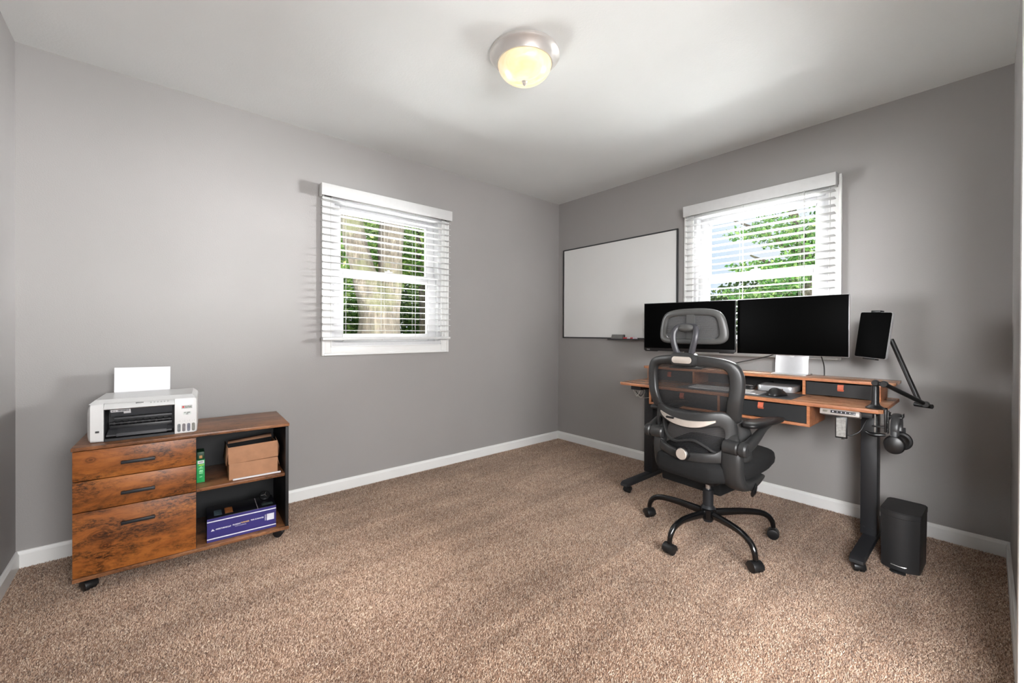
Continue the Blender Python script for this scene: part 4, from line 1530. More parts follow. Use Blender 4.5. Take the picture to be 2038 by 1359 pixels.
# right monitor: thin, silver
rm = thing('monitor', 'wide thin silver edged monitor on an aluminium stand, right of the black one', 'monitor', (-0.19, -2.13, SZ1), -PI / 2)
mb = MB(F_B)
U0, U1, MZ0, MZ1 = 1.838, 2.436, 0.9685, 1.331
mb.box(U0, U1, -0.2170, -0.2010, MZ0, MZ1, 0.003)
mb.build('housing', M_ALU, rm)
mb = MB(F_B)
mb.box(U0 + 0.002, U1 - 0.002, -0.2185, -0.2160, MZ0 + 0.002, MZ1 - 0.002, 0.001)
mb.build('screen', M_SCREEN, rm)
mb = MB(F_B)
prf = [(-0.2255, 0.8565), (-0.222, 0.8525), (-0.092, 0.8525), (-0.088, 0.856), (-0.094, 0.859), (-0.198, 0.861), (-0.176, 1.12), (-0.182, 1.121), (-0.206, 0.8605)]
uc = 2.150
mb.prism([(-0.262, 0.8512), (-0.262, 0.8562), (-0.128, 0.8562), (-0.128, 0.8512)], uc - 0.092, uc + 0.092, 'x', 0.001)
mb.prism([(-0.2005, 0.856), (-0.1955, 0.856), (-0.1755, 1.12), (-0.1805, 1.12)], uc - 0.088, uc + 0.088, 'x', 0.001)
mb.build('stand', M_ALU, rm)
mb = MB(F_B)
mb.box(uc - 0.03, uc + 0.03, -0.202, -0.176, 1.07, 1.13, 0.004)
mb.build('hinge', M_ALU, rm)
mb = MB(F_B)    # round emblem on the foot of the stand, half hidden by the screen
Me = F_B @ Matrix.Translation((uc + 0.004, -0.1960, 0.968)) @ FRONT
vsE = [(0.013 * math.cos(a) * (1 + 0.06 * math.cos(2 * a)), 0.013 * math.sin(a), 0.0) for a in [2 * PI * j / 20 for j in range(20)]]
mb = MB(Me)
mb.prism([(a, b) for a, b, _ in vsE], -0.001, 0.0012, 'z')
mb.build('emblem', M_WHITEP, rm)
# monitor cables against the wall
for nm, lab, pts in (('cable', 'black cable sloping behind the monitors in front of the wall', [(1.72, -0.14, 0.87), (1.83, -0.13, 0.906), (1.90, -0.10, 0.925), (2.00, -0.10, 0.955), (2.06, -0.14, 0.985), (2.09, -0.17, 1.03)]),
                     ('cable', 'black cable hanging straight down behind the right monitor', [(2.292, -0.19, 1.00), (2.294, -0.15, 0.96), (2.296, -0.10, 0.90), (2.296, -0.095, 0.80), (2.29, -0.09, 0.70)])):
    mb = MB(F_B)
    mb.tube(pts, 0.0032, n=8, smooth_n=5)
    o = mb.build(nm, M_BPLAST, None)
    tag(recenter(o), lab, 'cable')

# ------------------------------------------------------------------ clamp arm with the tablet
M_ARM = plain('arm_black', srgb(20, 20, 21), 0.4)
ta = thing('tablet_stand', 'black jointed clamp arm at the right end of the desk holding a tablet', 'tablet stand', (-0.62, -2.60, 0.75), -PI / 2)
pu, pv = 2.606, -0.618
mb = MB(F_B @ Matrix.Translation((pu, pv, Z1)))
mb.lathe([(0.0, 0.001), (0.036, 0.001), (0.037, 0.004), (0.028, 0.010), (0.018, 0.018), (0.0145, 0.030), (0.0145, 0.104), (0.012, 0.108), (0.0, 0.108)], 28)
mb.build('post', M_ARM, ta)
mb = MB(F_B)
mb.box(pu - 0.018, DU1 + 0.012, pv - 0.020, pv + 0.020, 0.7505, 0.7555, 0.001)
mb.box(DU1 + 0.004, DU1 + 0.012, pv - 0.020, pv + 0.020, 0.645, 0.7555, 0.001)
mb.box(pu - 0.010, DU1 + 0.010, pv - 0.012, pv + 0.012, 0.664, 0.670, 0.001)
mb.build('clamp', M_ARM, ta)
mb = MB(F_B)
mb.cyl((pu, pv, 0.632), (pu, pv, 0.728), 0.0042, n=14)
mb.build('clamp_screw', M_STEEL, ta)
mb = MB(F_B)
mb.cyl((pu, pv, 0.724), (pu, pv, 0.7315), 0.011, n=18)
mb.build('clamp_foot', M_ARM, ta)
mb = MB(F_B)
mb.tube([(pu - 0.036, pv - 0.004, 0.638), (pu - 0.02, pv, 0.628), (pu, pv, 0.626), (pu + 0.02, pv, 0.628), (pu + 0.036, pv + 0.004, 0.630)], [0.005, 0.008, 0.011, 0.008, 0.006], n=10, smooth_n=4, flat=1.4)
mb.build('clamp_handle', M_ARM, ta)
joint = Vector((pu, pv, 0.868))
J1 = Vector((pu + 0.030, pv + 0.012, 0.868))
EL = Vector((2.760, -0.400, 0.766))
mb = MB(F_B)
mb.cyl(joint + Vector((0, -0.018, 0.004)), joint + Vector((0, 0.018, 0.004)), 0.013, n=18, bev=0.002)
mb.tube([joint + Vector((-0.004, 0, 0)), J1], 0.010, n=12)
mb.cyl(J1 + Vector((0, -0.020, 0)), J1 + Vector((0, 0.016, 0)), 0.014, n=18, bev=0.002)
mb.build('shoulder_joint', M_ARM, ta)
mb = MB(F_B)
mb.cyl(J1, EL, 0.0102, n=14)
mb.build('lower_arm', M_ARM, ta)
mb = MB(F_B)
E2 = EL + Vector((-0.010, 0.035, -0.004))
mb.cyl(EL + Vector((0, -0.020, 0)), EL + Vector((0, 0.020, 0)), 0.014, n=18, bev=0.002)
mb.tube([EL + Vector((0.022, 0.0, -0.008)), EL + Vector((-0.004, 0.015, -0.008)), E2 + Vector((-0.03, 0.0, -0.004))], 0.011, n=12)
mb.build('elbow_joint', M_ARM, ta)
TB = Vector((2.612, -0.318, 1.095))
mb = MB(F_B)
mb.cyl(E2 + Vector((-0.012, 0, 0)), TB + Vector((0.012, 0.012, -0.02)), 0.0108, n=14)
mb.build('upper_arm', M_ARM, ta)
# tablet frame
tc = Vector((2.560, -0.350, 1.0975))
az = R(32)
txe = Vector((math.cos(az), -math.sin(az), 0))
tn = Vector((math.sin(az), math.cos(az), 0))
tz = Vector((0, 0, 1))
Ft = frame_xyz(tc, txe, tn, tz) @ Matrix.Rotation(R(-6), 4, 'X') @ Matrix.Rotation(R(3.0), 4, 'Y')
Ft = F_B @ Ft
mb = MB(Ft)
mb.box(-0.035, 0.035, 0.010, 0.020, -0.035, 0.035, 0.004)
mb.box(-0.010, 0.010, 0.010, 0.016, -0.128, 0.128, 0.002)
mb.box(-0.024, 0.024, -0.006, 0.016, 0.1225, 0.130, 0.002)
mb.box(-0.034, 0.034, -0.008, 0.016, -0.130, -0.1225, 0.003)
mb.box(-0.024, 0.024, -0.008, -0.0055, 0.119, 0.129, 0.001)
mb.build('tablet_grip', M_ARM, ta)
mb = MB(Ft)
mb.tube([(0.0, 0.018, 0.0), (0.02, 0.045, -0.005)], 0.012, n=12)
mb.build('ball_joint', M_ARM, ta)
tb = thing('tablet', 'black screened tablet held upright by the clamp arm', 'tablet', tuple(Ft @ Vector((0, 0, -0.12))), -PI / 2)
mb = MB(Ft)
mb.prism(rrect(-0.082, 0.082, -0.121, 0.121, 0.010, 5), -0.004, 0.0085, 'y', 0.0015)
mb.build('tablet_body', M_ALU, tb)
mb = MB(Ft)
mb.prism(rrect(-0.0805, 0.0805, -0.1195, 0.1195, 0.009, 5), -0.0052, -0.0036, 'y', 0.0004)
mb.build('screen', M_SCREEN, tb)

# headphones on a hook at the desk end
hk = thing('headphone_hook', 'black perforated metal hook fixed under the right end of the desk', 'hook', (-0.58, -2.645, 0.70), -PI / 2)
mb = MB(F_B)
mb.box(2.650, 2.654, -0.625, -0.598, 0.640, 0.745, 0.001)
mb.box(2.650, 2.700, -0.600, -0.540, 0.712, 0.718, 0.001)
mb.box(2.696, 2.700, -0.600, -0.540, 0.712, 0.730, 0.001)
mb.box(2.620, 2.654, -0.592, -0.545, 0.7275, 0.7320, 0.0)
mb.box(2.650, 2.654, -0.600, -0.560, 0.700, 0.731, 0.0)
mb.build('bracket', M_ARM, hk)
mb = MB(F_B)
for z in (0.660, 0.690, 0.720):
    mb.cyl((2.6535, -0.6115, z), (2.6548, -0.6115, z), 0.0035, n=10)
    mb.cyl((2.650, -0.6255, z), (2.652, -0.6255, z), 0.003, n=10)
mb.build('screw', M_STEEL, hk)
hp = thing('headphones', 'black over ear headphones hanging from the hook at the desk end', 'headphones', (-0.575, -2.675, 0.55), -PI / 2)
uc_, vc_ = 2.676, -0.560
mb = MB(F_B)
pts = []
for k in range(13):
    a = R(-20 + 220 * k / 12)
    pts.append((uc_, vc_ + 0.066 * math.cos(a), 0.660 + 0.066 * math.sin(a)))
mb.tube(pts, 0.0155, n=10, flat=0.3, upv=(1, 0, 0), smooth_n=2)
mb.build('headband', plain('satin_black', srgb(52, 52, 53), 0.38), hp)
for s_, du in ((-1, -0.002), (1, 0.012)):
    vv = vc_ + s_ * 0.066
    mb = MB(F_B)
    mb.tube([(uc_ + du, vv, 0.655), (uc_ + du, vv + s_ * 0.006, 0.625), (uc_ + du, vv + s_ * 0.006, 0.600)], 0.012, n=10, flat=0.3, upv=(1, 0, 0), smooth_n=3)
    mb.build('yoke', M_DPLAST, hp)
    mb = MB(F_B)
    Mc = Matrix.Translation((uc_ + du, vv, 0.592)) @ Matrix.Rotation(R(90) * (1 if s_ < 0 else -1), 4, 'X') @ Matrix.Diagonal((1.0, 1.12, 1, 1))
    mb.lathe([(0.0, 0.020), (0.022, 0.019), (0.034, 0.014), (0.0365, 0.006), (0.0365, 0.0)], 32, Mc)
    ec = mb.build('ear_cup', M_BPLAST, hp)
    mb = MB(F_B)
    mb.lathe([(0.0365, 0.0), (0.0385, -0.006), (0.036, -0.018), (0.028, -0.021), (0.018, -0.016)], 32, Mc, cap=False)
    mb.build('ear_pad', M_BLACK, ec)

# ------------------------------------------------------------------ trash can
bn = thing('trash_can', 'slim black step trash can with a lid beside the right desk leg', 'trash can', (-0.47, -2.68, 0), 0)
# plan: front at -x side, narrow; slightly turned
Fbn = frame_xyz((-0.585, -2.690, 0), (-0.10, -1, 0), (1, -0.10, 0), (0, 0, 1))
Fbn = Matrix.Translation((-0.585, -2.690, 0)) @ Matrix.Rotation(R(-90 - 2), 4, 'Z')


def bin_plan(w, f0, dep, bulge, r=0.022):
    pts = []
    n = 10
    for k in range(n + 1):
        t = -1 + 2 * k / n
        pts.append((t * (w - 0.012), f0 - bulge * (1 - t * t)))
    pts = [(-w, f0 + 0.016)] + [(-w + 0.004, f0 + 0.005)] + pts + [(w - 0.004, f0 + 0.005), (w, f0 + 0.016)]
    pts += [(w, f0 + dep - r), (w - r * 0.3, f0 + dep - r * 0.3), (w - r, f0 + dep), (-w + r, f0 + dep), (-w + r * 0.3, f0 + dep - r * 0.3), (-w, f0 + dep - r)]
    return pts


mb = MB(Fbn)
a_, b_ = bin_plan(0.069, 0.014, 0.200, 0.022), bin_plan(0.0715, 0.010, 0.205, 0.024)
vs, fs = loft([[(x, y, 0.002) for x, y in a_], [(x, y, 0.248) for x, y in b_]])
mb.add(vs, fs)
M_BIN = plain('matte_black_metal', srgb(40, 40, 41), 0.5, noise=0.05)
mb.build('bin_body', M_BIN, bn)
mb = MB(Fbn)
c_ = bin_plan(0.073, 0.008, 0.209, 0.025)
d_ = bin_plan(0.071, 0.011, 0.203, 0.022)
vs, fs = loft([[(x, y, 0.250) for x, y in c_], [(x, y, 0.270) for x, y in c_], [(x, y, 0.2745) for x, y in d_]])
mb.add(vs, fs)
mb.build('lid', M_BIN, bn)
mb = MB(Fbn)
mb.prism([(-0.026, -0.018), (0.026, -0.018), (0.028, -0.034), (0.020, -0.042), (-0.020, -0.042), (-0.028, -0.034)], 0.004, 0.010, 'z', 0.001)
pd = mb.build('pedal', M_BPLAST, bn)
mb = MB(Fbn)
mb.tube([(-0.027, -0.012, 0.030), (-0.018, -0.0150, 0.029), (0.0, -0.0165, 0.0285), (0.018, -0.0150, 0.029), (0.027, -0.012, 0.030)], 0.0025, n=8, smooth_n=3)
mb.build('chrome_trim', M_STEEL, pd)

# ------------------------------------------------------------------ office chair
CH = Vector((-0.945, -1.97, 0))
CHY = R(-5)
chF = Vector((math.cos(CHY), math.sin(CHY), 0))
chR = Vector((math.sin(CHY), -math.cos(CHY), 0))
Fch = frame_xyz(CH, chR, chF, (0, 0, 1))      # (right, forward, up)
M_CHP = plain('chair_grey_plastic', srgb(44, 44, 44), 0.36, noise=0.05, bump=0.08, bscale=500)
M_CHL = plain('headrest_grey_plastic', srgb(74, 74, 73), 0.38, noise=0.05)  # same plastic as the frame, window reflection lightened into its colour
M_CHG = plain('glossy_black_steel', srgb(14, 14, 15), 0.16, noise=0.02, spec=0.6)
M_CHS = plain('brushed_silver_plastic', srgb(214, 204, 194), 0.35, metal=0.5, noise=0.04)
M_SEAT = plain('black_seat_fabric', srgb(10, 10, 11), 0.9, noise=0.2, nscale=120, bump=0.3, bscale=600)
M_MESH = mesh_fabric('back_mesh', srgb(34, 34, 35), 0.0040, 0.42, 2, 0.38)
M_MESH2 = mesh_fabric('lumbar_mesh', srgb(34, 34, 36), 0.0080, 0.16, 2, 0.45)
M_MESH3 = mesh_fabric('headrest_mesh', srgb(84, 84, 84), 0.0050, 0.35, 2, 0.35)
chair = thing('office_chair', 'black ergonomic mesh office chair with headrest and armrests, facing the desk', 'chair', tuple(CH), CHY)


def ring_plate(outer, inner, fd, ht, nk=12, k=5, p=0.75):
    """closed band between two outlines in (u, z); fd(u, z) = forward position; ht = half thickness"""
    oc, ic = curve2d(outer, k), curve2d(inner, k)
    N = len(oc)
    vs, fs = [], []
    for i in range(N):
        (ou, oz), (iu, iz) = oc[i], ic[i]
        mu, mz = (ou + iu) / 2, (oz + iz) / 2
        for q in range(nk):
            a = 2 * PI * q / nk
            c, s_ = math.cos(a), math.sin(a)
            cc = math.copysign(abs(c) ** p, c)
            ss = math.copysign(abs(s_) ** p, s_)
            u = mu + (ou - iu) / 2 * cc
            z = mz + (oz - iz) / 2 * cc
            vs.append((u, fd(u, z) + ht * ss, z))
    for i in range(N):
        j = (i + 1) % N
        for q in range(nk):
            q2 = (q + 1) % nk
            fs.append((i * nk + q, i * nk + q2, j * nk + q2, j * nk + q))
    return vs, fs


def sym(pts, uc):
    """half outline from top centre, down the right side, to bottom centre -> closed outline about u = uc"""
    r = [(uc + a, z) for a, z in pts]
    l = [(uc - a, z) for a, z in reversed(pts) if a > 1e-6]
    return r + l


def panel(outline, fd, k=5, off=0.0):
    oc = curve2d(outline, k)
    cu = sum(p[0] for p in oc) / len(oc)
    cz = sum(p[1] for p in oc) / len(oc)
    N = len(oc)
    vs, fs = [], []
    rings = 8
    for r in range(1, rings + 1):
        t = r / rings
        for (u, z) in oc:
            uu, zz = cu + (u - cu) * t, cz + (z - cz) * t
            vs.append((uu, fd(uu, zz) + off, zz))
    vs.append((cu, fd(cu, cz) + off, cz))
    c = len(vs) - 1
    for i in range(N):
        fs.append((c, i, (i + 1) % N))
    for r in range(rings - 1):
        for i in range(N):
            j = (i + 1) % N
            fs.append((r * N + i, r * N + j, (r + 1) * N + j, (r + 1) * N + i))
    return vs, fs


UC = 0.0


def f_back(u, z):
    return -0.212 + 0.040 * ((u - UC) / 0.25) ** 2 + 0.012 * (1 - ((z - 0.80) / 0.20) ** 2) + 0.055 * max(0.0, (0.79 - z) / 0.13) ** 1.5


def f_low(u, z):
    return -0.236 + 0.095 * (abs(u - UC) / 0.215) ** 2.4


# upper back frame and mesh
oo = sym([(0, 0.994), (0.10, 0.990), (0.185, 0.978), (0.232, 0.955), (0.256, 0.905), (0.258, 0.840), (0.248, 0.770), (0.236, 0.715), (0.215, 0.672), (0.10, 0.650), (0, 0.648)], UC)
ii = sym([(0, 0.937), (0.10, 0.938), (0.165, 0.934), (0.193, 0.916), (0.201, 0.880), (0.199, 0.820), (0.188, 0.765), (0.176, 0.715), (0.150, 0.685), (0.09, 0.672), (0, 0.670)], UC)
vs, fs = ring_plate(oo, ii, f_back, 0.020, p=0.52)
MB(Fch).add(vs, fs).build('back_frame', M_CHP, chair, ang=60)
vs, fs = panel([((a - UC) * 1.04 + UC, (z - 0.8) * 1.03 + 0.8) for a, z in ii], f_back, off=0.008)
MB(Fch).add(vs, fs).build('back_mesh', M_MESH, chair, ang=80)
# lower frame (lumbar carrier)
oo = sym([(0, 0.711), (0.08, 0.714), (0.145, 0.724), (0.180, 0.722), (0.208, 0.698), (0.217, 0.650), (0.219, 0.590), (0.216, 0.530), (0.200, 0.487), (0.14, 0.474), (0.07, 0.466), (0, 0.464)], UC)
ii = sym([(0, 0.628), (0.07, 0.634), (0.125, 0.646), (0.155, 0.652), (0.174, 0.645), (0.180, 0.622), (0.177, 0.590), (0.168, 0.550), (0.148, 0.527), (0.10, 0.519), (0.05, 0.512), (0, 0.509)], UC)
vs, fs = ring_plate(oo, ii, f_low, 0.012, p=0.5)
MB(Fch).add(vs, fs).build('lumbar_frame', M_CHP, chair, ang=60)
vs, fs = panel([(a, z) for a, z in sym([(0, 0.66), (0.12, 0.66), (0.19, 0.66), (0.19, 0.56), (0.17, 0.50), (0.08, 0.48), (0, 0.48)], UC)], f_low, off=0.045)
MB(Fch).add(vs, fs).build('lumbar_mesh', M_MESH2, chair, ang=80)
# lumbar pad edge seen on the right side
oo = sym([(0, 0.705), (0.12, 0.705), (0.19, 0.700), (0.228, 0.670), (0.246, 0.610), (0.246, 0.530), (0.235, 0.480), (0.12, 0.460), (0, 0.460)], UC)
ii = sym([(0, 0.680), (0.11, 0.680), (0.170, 0.675), (0.195, 0.650), (0.205, 0.600), (0.205, 0.530), (0.200, 0.495), (0.12, 0.480), (0, 0.480)], UC)
vs, fs = ring_plate(oo, ii, lambda u, z: f_low(u, z) + 0.050, 0.016)
MB(Fch).add(vs, fs).build('lumbar_pad', M_CHP, chair, ang=60)
# silver crescent plate
top_ = curve2d([(-0.150, 0.690), (-0.11, 0.683), (-0.05, 0.673), (0.02, 0.669), (0.09, 0.675), (0.150, 0.684)], 5, False)
bot_ = curve2d([(-0.148, 0.682), (-0.115, 0.660), (-0.05, 0.641), (0.02, 0.634), (0.09, 0.643), (0.150, 0.674)], 5, False)
mb = MB(Fch)
vs, fs = [], []
n = len(top_)
for (u0, z0), (u1, z1) in zip(top_, bot_):
    for (u, z, dd) in ((u0, z0, 0.0), (u0, z0 - (z0 - z1) * 0.08, 0.0085), (u1, z1 + (z0 - z1) * 0.08, 0.0085), (u1, z1, 0.0)):
        vs.append((u, f_low(u, 0.66) - 0.0105 - dd, z))
for i_ in range(n - 1):
    for q in range(4):
        q2 = (q + 1) % 4
        fs.append((i_ * 4 + q, i_ * 4 + q2, i_ * 4 + 4 + q2, i_ * 4 + 4 + q))
fs += [(0, 1, 2, 3), tuple((n - 1) * 4 + q for q in range(4))]
mb.add(vs, fs)
cp_ = mb.build('silver_plate', M_CHS, chair, ang=40)
mb = MB(Fch)
mb.box(-0.090, -0.045, -0.2565, -0.240, 0.664, 0.674, 0.002)
mb.build('slot', M_BPLAST, cp_)
# wavy bar across the opening
mb = MB(Fch)
pts = [(-0.150, 0.655), (-0.148, 0.610), (-0.130, 0.572), (-0.095, 0.548), (-0.05, 0.545), (0.0, 0.560), (0.045, 0.566), (0.09, 0.548), (0.13, 0.525), (0.165, 0.520)]
mb.tube([(u, f_low(u, z) + 0.018, z) for u, z in pts], 0.007, n=8, smooth_n=5)
mb.build('lumbar_bar', M_CHP, chair)
# knob
kx, kz = 0.008, 0.500
mb = MB(Fch)
kf = f_low(kx, kz)
mb.cyl((kx, kf + 0.005, kz), (kx, kf - 0.034, kz), 0.033, n=36, bev=0.004)
kn = mb.build('tension_knob', M_BPLAST, chair)
mb = MB(Fch)
mb.cyl((kx, kf - 0.033, kz), (kx, kf - 0.039, kz), 0.029, 0.026, n=36)
mb.build('silver_cap', M_CHS, kn)
# neck joint, silver badge, loop bracket, headrest
mb = MB(Fch)
hx = 0.0
mb.prism(rrect(hx - 0.064, hx + 0.062, 0.940, 1.004, 0.018, 5), -0.258, -0.205, 'y', 0.008)
mb.build('neck_mount', M_CHP, chair)
mb = MB(Fch)
mb.prism(rrect(hx - 0.053, hx + 0.052, 0.952, 0.986, 0.016, 6), -0.2635, -0.257, 'y', 0.0015)
mb.build('silver_badge', M_CHS, chair)
mb = MB(Fch)
lp_ = [(hx - 0.030, 0.995, -0.236), (hx - 0.046, 1.020, -0.238), (hx - 0.058, 1.065, -0.240), (hx - 0.060, 1.105, -0.236), (hx - 0.050, 1.128, -0.226), (hx - 0.030, 1.137, -0.214),
       (hx + 0.010, 1.138, -0.208), (hx + 0.040, 1.135, -0.214), (hx + 0.056, 1.122, -0.226), (hx + 0.060, 1.085, -0.238), (hx + 0.050, 1.040, -0.240), (hx + 0.034, 0.996, -0.236), (hx + 0.0, 0.985, -0.232)]
mb.tube([(u, f, z) for u, z, f in lp_], 0.0125, n=12, flat=1.25, closed=True, smooth_n=4, upv=(0, 1, 0))
mb.build('loop_bracket', plain('loop_plastic', srgb(58, 58, 62), 0.35), chair)
mb = MB(Fch)
mb.tube([(hx - 0.040, -0.218, 1.128), (hx - 0.015, -0.222, 1.130), (hx + 0.015, -0.222, 1.130), (hx + 0.042, -0.218, 1.128)], [0.012, 0.019, 0.019, 0.012], n=14, smooth_n=4)
mb.cyl((hx + 0.042, -0.215, 1.130), (hx + 0.066, -0.213, 1.132), 0.013, n=18, bev=0.003)
mb.build('tilt_joint', M_CHL, chair)
HU = -0.006


def f_head(u, z):
    return -0.172 + 0.018 * ((u - HU) / 0.18) ** 2


oo = sym([(0, 1.230), (0.085, 1.227), (0.140, 1.214), (0.166, 1.186), (0.180, 1.142), (0.186, 1.100), (0.180, 1.070), (0.152, 1.052), (0.08, 1.048), (0, 1.048)], HU)
ii = sym([(0, 1.195), (0.080, 1.193), (0.118, 1.186), (0.134, 1.172), (0.142, 1.140), (0.146, 1.108), (0.142, 1.088), (0.124, 1.078), (0.07, 1.076), (0, 1.076)], HU)
vs, fs = ring_plate(oo, ii, f_head, 0.014)
MB(Fch).add(vs, fs).build('headrest_frame', M_CHL, chair, ang=60)
vs, fs = panel([((a - HU) * 1.05 + HU, (z - 1.14) * 1.05 + 1.14) for a, z in ii], f_head)
MB(Fch).add(vs, fs).build('headrest_mesh', M_MESH3, chair, ang=80)
mb = MB(Fch)
vs, fs = loft([[(hx - 0.022, f_head(0, z) - 0.010, z), (hx + 0.020, f_head(0, z) - 0.010, z), (hx + 0.020, f_head(0, z) + 0.002, z), (hx - 0.022, f_head(0, z) + 0.002, z)] for z in (1.075, 1.12, 1.16, 1.205)])
mb.add(vs, fs)
mb.cyl((hx, -0.21, 1.13), (hx, -0.155, 1.128), 0.014, n=16)
mb.build('headrest_spine', M_CHL, chair)
# seat
mb = MB(Fch)
secs = []
for f, hw, z0, z1 in ((-0.245, 0.130, 0.400, 0.455), (-0.235, 0.160, 0.375, 0.475), (-0.17, 0.195, 0.365, 0.488), (-0.10, 0.240, 0.370, 0.495), (0.0, 0.256, 0.378, 0.498), (0.12, 0.256, 0.388, 0.508), (0.20, 0.248, 0.405, 0.512), (0.240, 0.228, 0.422, 0.500), (0.260, 0.17, 0.440, 0.480)):
    s = []
    zm = (z0 + z1) / 2
    zh = (z1 - z0) / 2
    for k in range(24):
        a = 2 * PI * k / 24
        c, s_ = math.cos(a), math.sin(a)
        cc = math.copysign(abs(c) ** 0.45, c)
        ss = math.copysign(abs(s_) ** 0.6, s_)
        s.append((hw * cc, f, zm + zh * ss - (0.008 * (1 - abs(cc)) if ss > 0 else 0)))
    secs.append(s)
vs, fs = loft(secs)
mb.add(vs, fs)
mb.build('seat', M_SEAT, chair, ang=70)
mb = MB(Fch)
mb.prism(rrect(-0.20, 0.20, -0.16, 0.20, 0.04, 4), 0.372, 0.395, 'z', 0.006)
mb.box(-0.075, 0.085, -0.10, 0.10, 0.318, 0.374, 0.012)
mb.build('seat_pan', M_BPLAST, chair)
mb = MB(Fch)
mb.box(-0.318, 0.045, 0.045, 0.235, 0.222, 0.375, 0.014, seg=3)
mb.build('footrest', M_SEAT, chair)
mb = MB(Fch)
mb.box(-0.24, 0.09, 0.05, 0.18, 0.310, 0.380, 0.006)
mb.build('footrest_carriage', M_BPLAST, chair)
# side supports that carry the back and the arms
for sgn, nm in ((1, 'r'), (-1, 'l')):
    U = lambda u: UC + sgn * u + (0.032 if sgn < 0 else 0.0)
    PF, PZd = (-0.035, 0.012) if sgn < 0 else (0.0, -0.010)
    mb = MB(Fch)
    pts = [(U(0.186), -0.125, 0.630), (U(0.202), -0.158, 0.590), (U(0.210), -0.172, 0.520), (U(0.209), -0.168, 0.450), (U(0.212), -0.148, 0.395), (U(0.222), -0.100, 0.374), (U(0.234), -0.03, 0.376), (U(0.240), 0.05, 0.398)]
    rd = [0.010, 0.030, 0.038, 0.040, 0.040, 0.034, 0.024, 0.012]
    secs = []
    P, Rr, _ = resample([Vector(p) for p in pts], rd, [1] * len(pts), 4, False)
    for i, p in enumerate(P):
        t = (P[min(i + 1, len(P) - 1)] - P[max(i - 1, 0)]).normalized()
        lat = Vector((1, 0, 0))
        lat = (lat - t * lat.dot(t)).normalized()
        nv = t.cross(lat)
        s = []
        w_lat = (0.050 if i < len(P) * 0.55 else 0.050 - 0.030 * (i / len(P) - 0.55) / 0.45) * (0.30 + 0.70 * min(1, i / 7)) * (0.62 if sgn < 0 else 1.0)
        for k in range(16):
            a = 2 * PI * k / 16
            c, s_ = math.cos(a), math.sin(a)
            s.append(p + lat * w_lat * math.copysign(abs(c) ** 0.7, c) + nv * Rr[i] * 0.78 * math.copysign(abs(s_) ** 0.7, s_))
        secs.append(s)
    vs, fs = loft(secs)
    mb.add(vs, fs)
    mb.build('side_support', M_CHP, chair, ang=60)
    # arm: pivot drum, blade and pad
    mb = MB(Fch)
    pv_ = Vector((U(0.222), -0.185, 0.566))
    mb.cyl(pv_ + Vector((-sgn * 0.045, 0, 0)), pv_ + Vector((sgn * 0.028, 0, 0)), 0.033, n=30, bev=0.006)
    arm = mb.build('armrest', M_CHP, chair)
    mb = MB(Fch)
    o_ = Vector((U(0.264), 0, 0))
    mb.cyl(pv_ + Vector((sgn * 0.029, 0, 0)), pv_ + Vector((sgn * 0.066, 0, 0)), 0.034, n=30, bev=0.007)
    mb.tube([(o_.x, -0.185, 0.570), (o_.x + sgn * 0.002, -0.125, 0.588 + PZd), (o_.x + sgn * 0.004, -0.050, 0.620 + PZd), (o_.x, 0.03, 0.648 + PZd), (o_.x, 0.10, 0.660 + PZd), (o_.x, 0.15, 0.664 + PZd)],
            [0.030, 0.026, 0.022, 0.017, 0.012, 0.006], n=14, flat=0.95, smooth_n=5, upv=(0, 0, 1))
    mb.build('arm_blade', M_CHP, arm)
    mb = MB(Fch)
    secs = []
    for f, hw, zt, zb_ in ((-0.130, 0.016, 0.681, 0.672), (-0.122, 0.030, 0.689, 0.666), (-0.085, 0.043, 0.692, 0.662), (-0.02, 0.046, 0.691, 0.661), (0.08, 0.045, 0.690, 0.662), (0.155, 0.040, 0.688, 0.664), (0.195, 0.028, 0.685, 0.668), (0.208, 0.014, 0.681, 0.672)):
        s = []
        for k in range(16):
            a = 2 * PI * k / 16
            c, s_ = math.cos(a), math.sin(a)
            s.append((o_.x - sgn * (0.008 - 0.05 * (f if f > 0 else 0)) + hw * math.copysign(abs(c) ** 0.7, c), f + PF, PZd + (zt + zb_) / 2 + (zt - zb_) / 2 * math.copysign(abs(s_) ** 0.7, s_)))
        secs.append(s)
    vs, fs = loft(secs)
    mb.add(vs, fs)
    mb.build('arm_pad', M_BPLAST, arm, ang=60)
# height lever
mb = MB(Fch)
mb.tube([(0.08, -0.01, 0.345), (0.20, -0.06, 0.350), (0.255, -0.075, 0.352)], 0.005, n=8, smooth_n=3)
lv = mb.build('height_lever', M_BPLAST, chair)
mb = MB(Fch)
mb.tube([(0.262, -0.045, 0.376), (0.266, -0.060, 0.362), (0.268, -0.078, 0.350), (0.268, -0.098, 0.342)], [0.013, 0.017, 0.020, 0.016], n=14, flat=0.45, smooth_n=4)
mb.build('lever_paddle', M_CHG, lv)
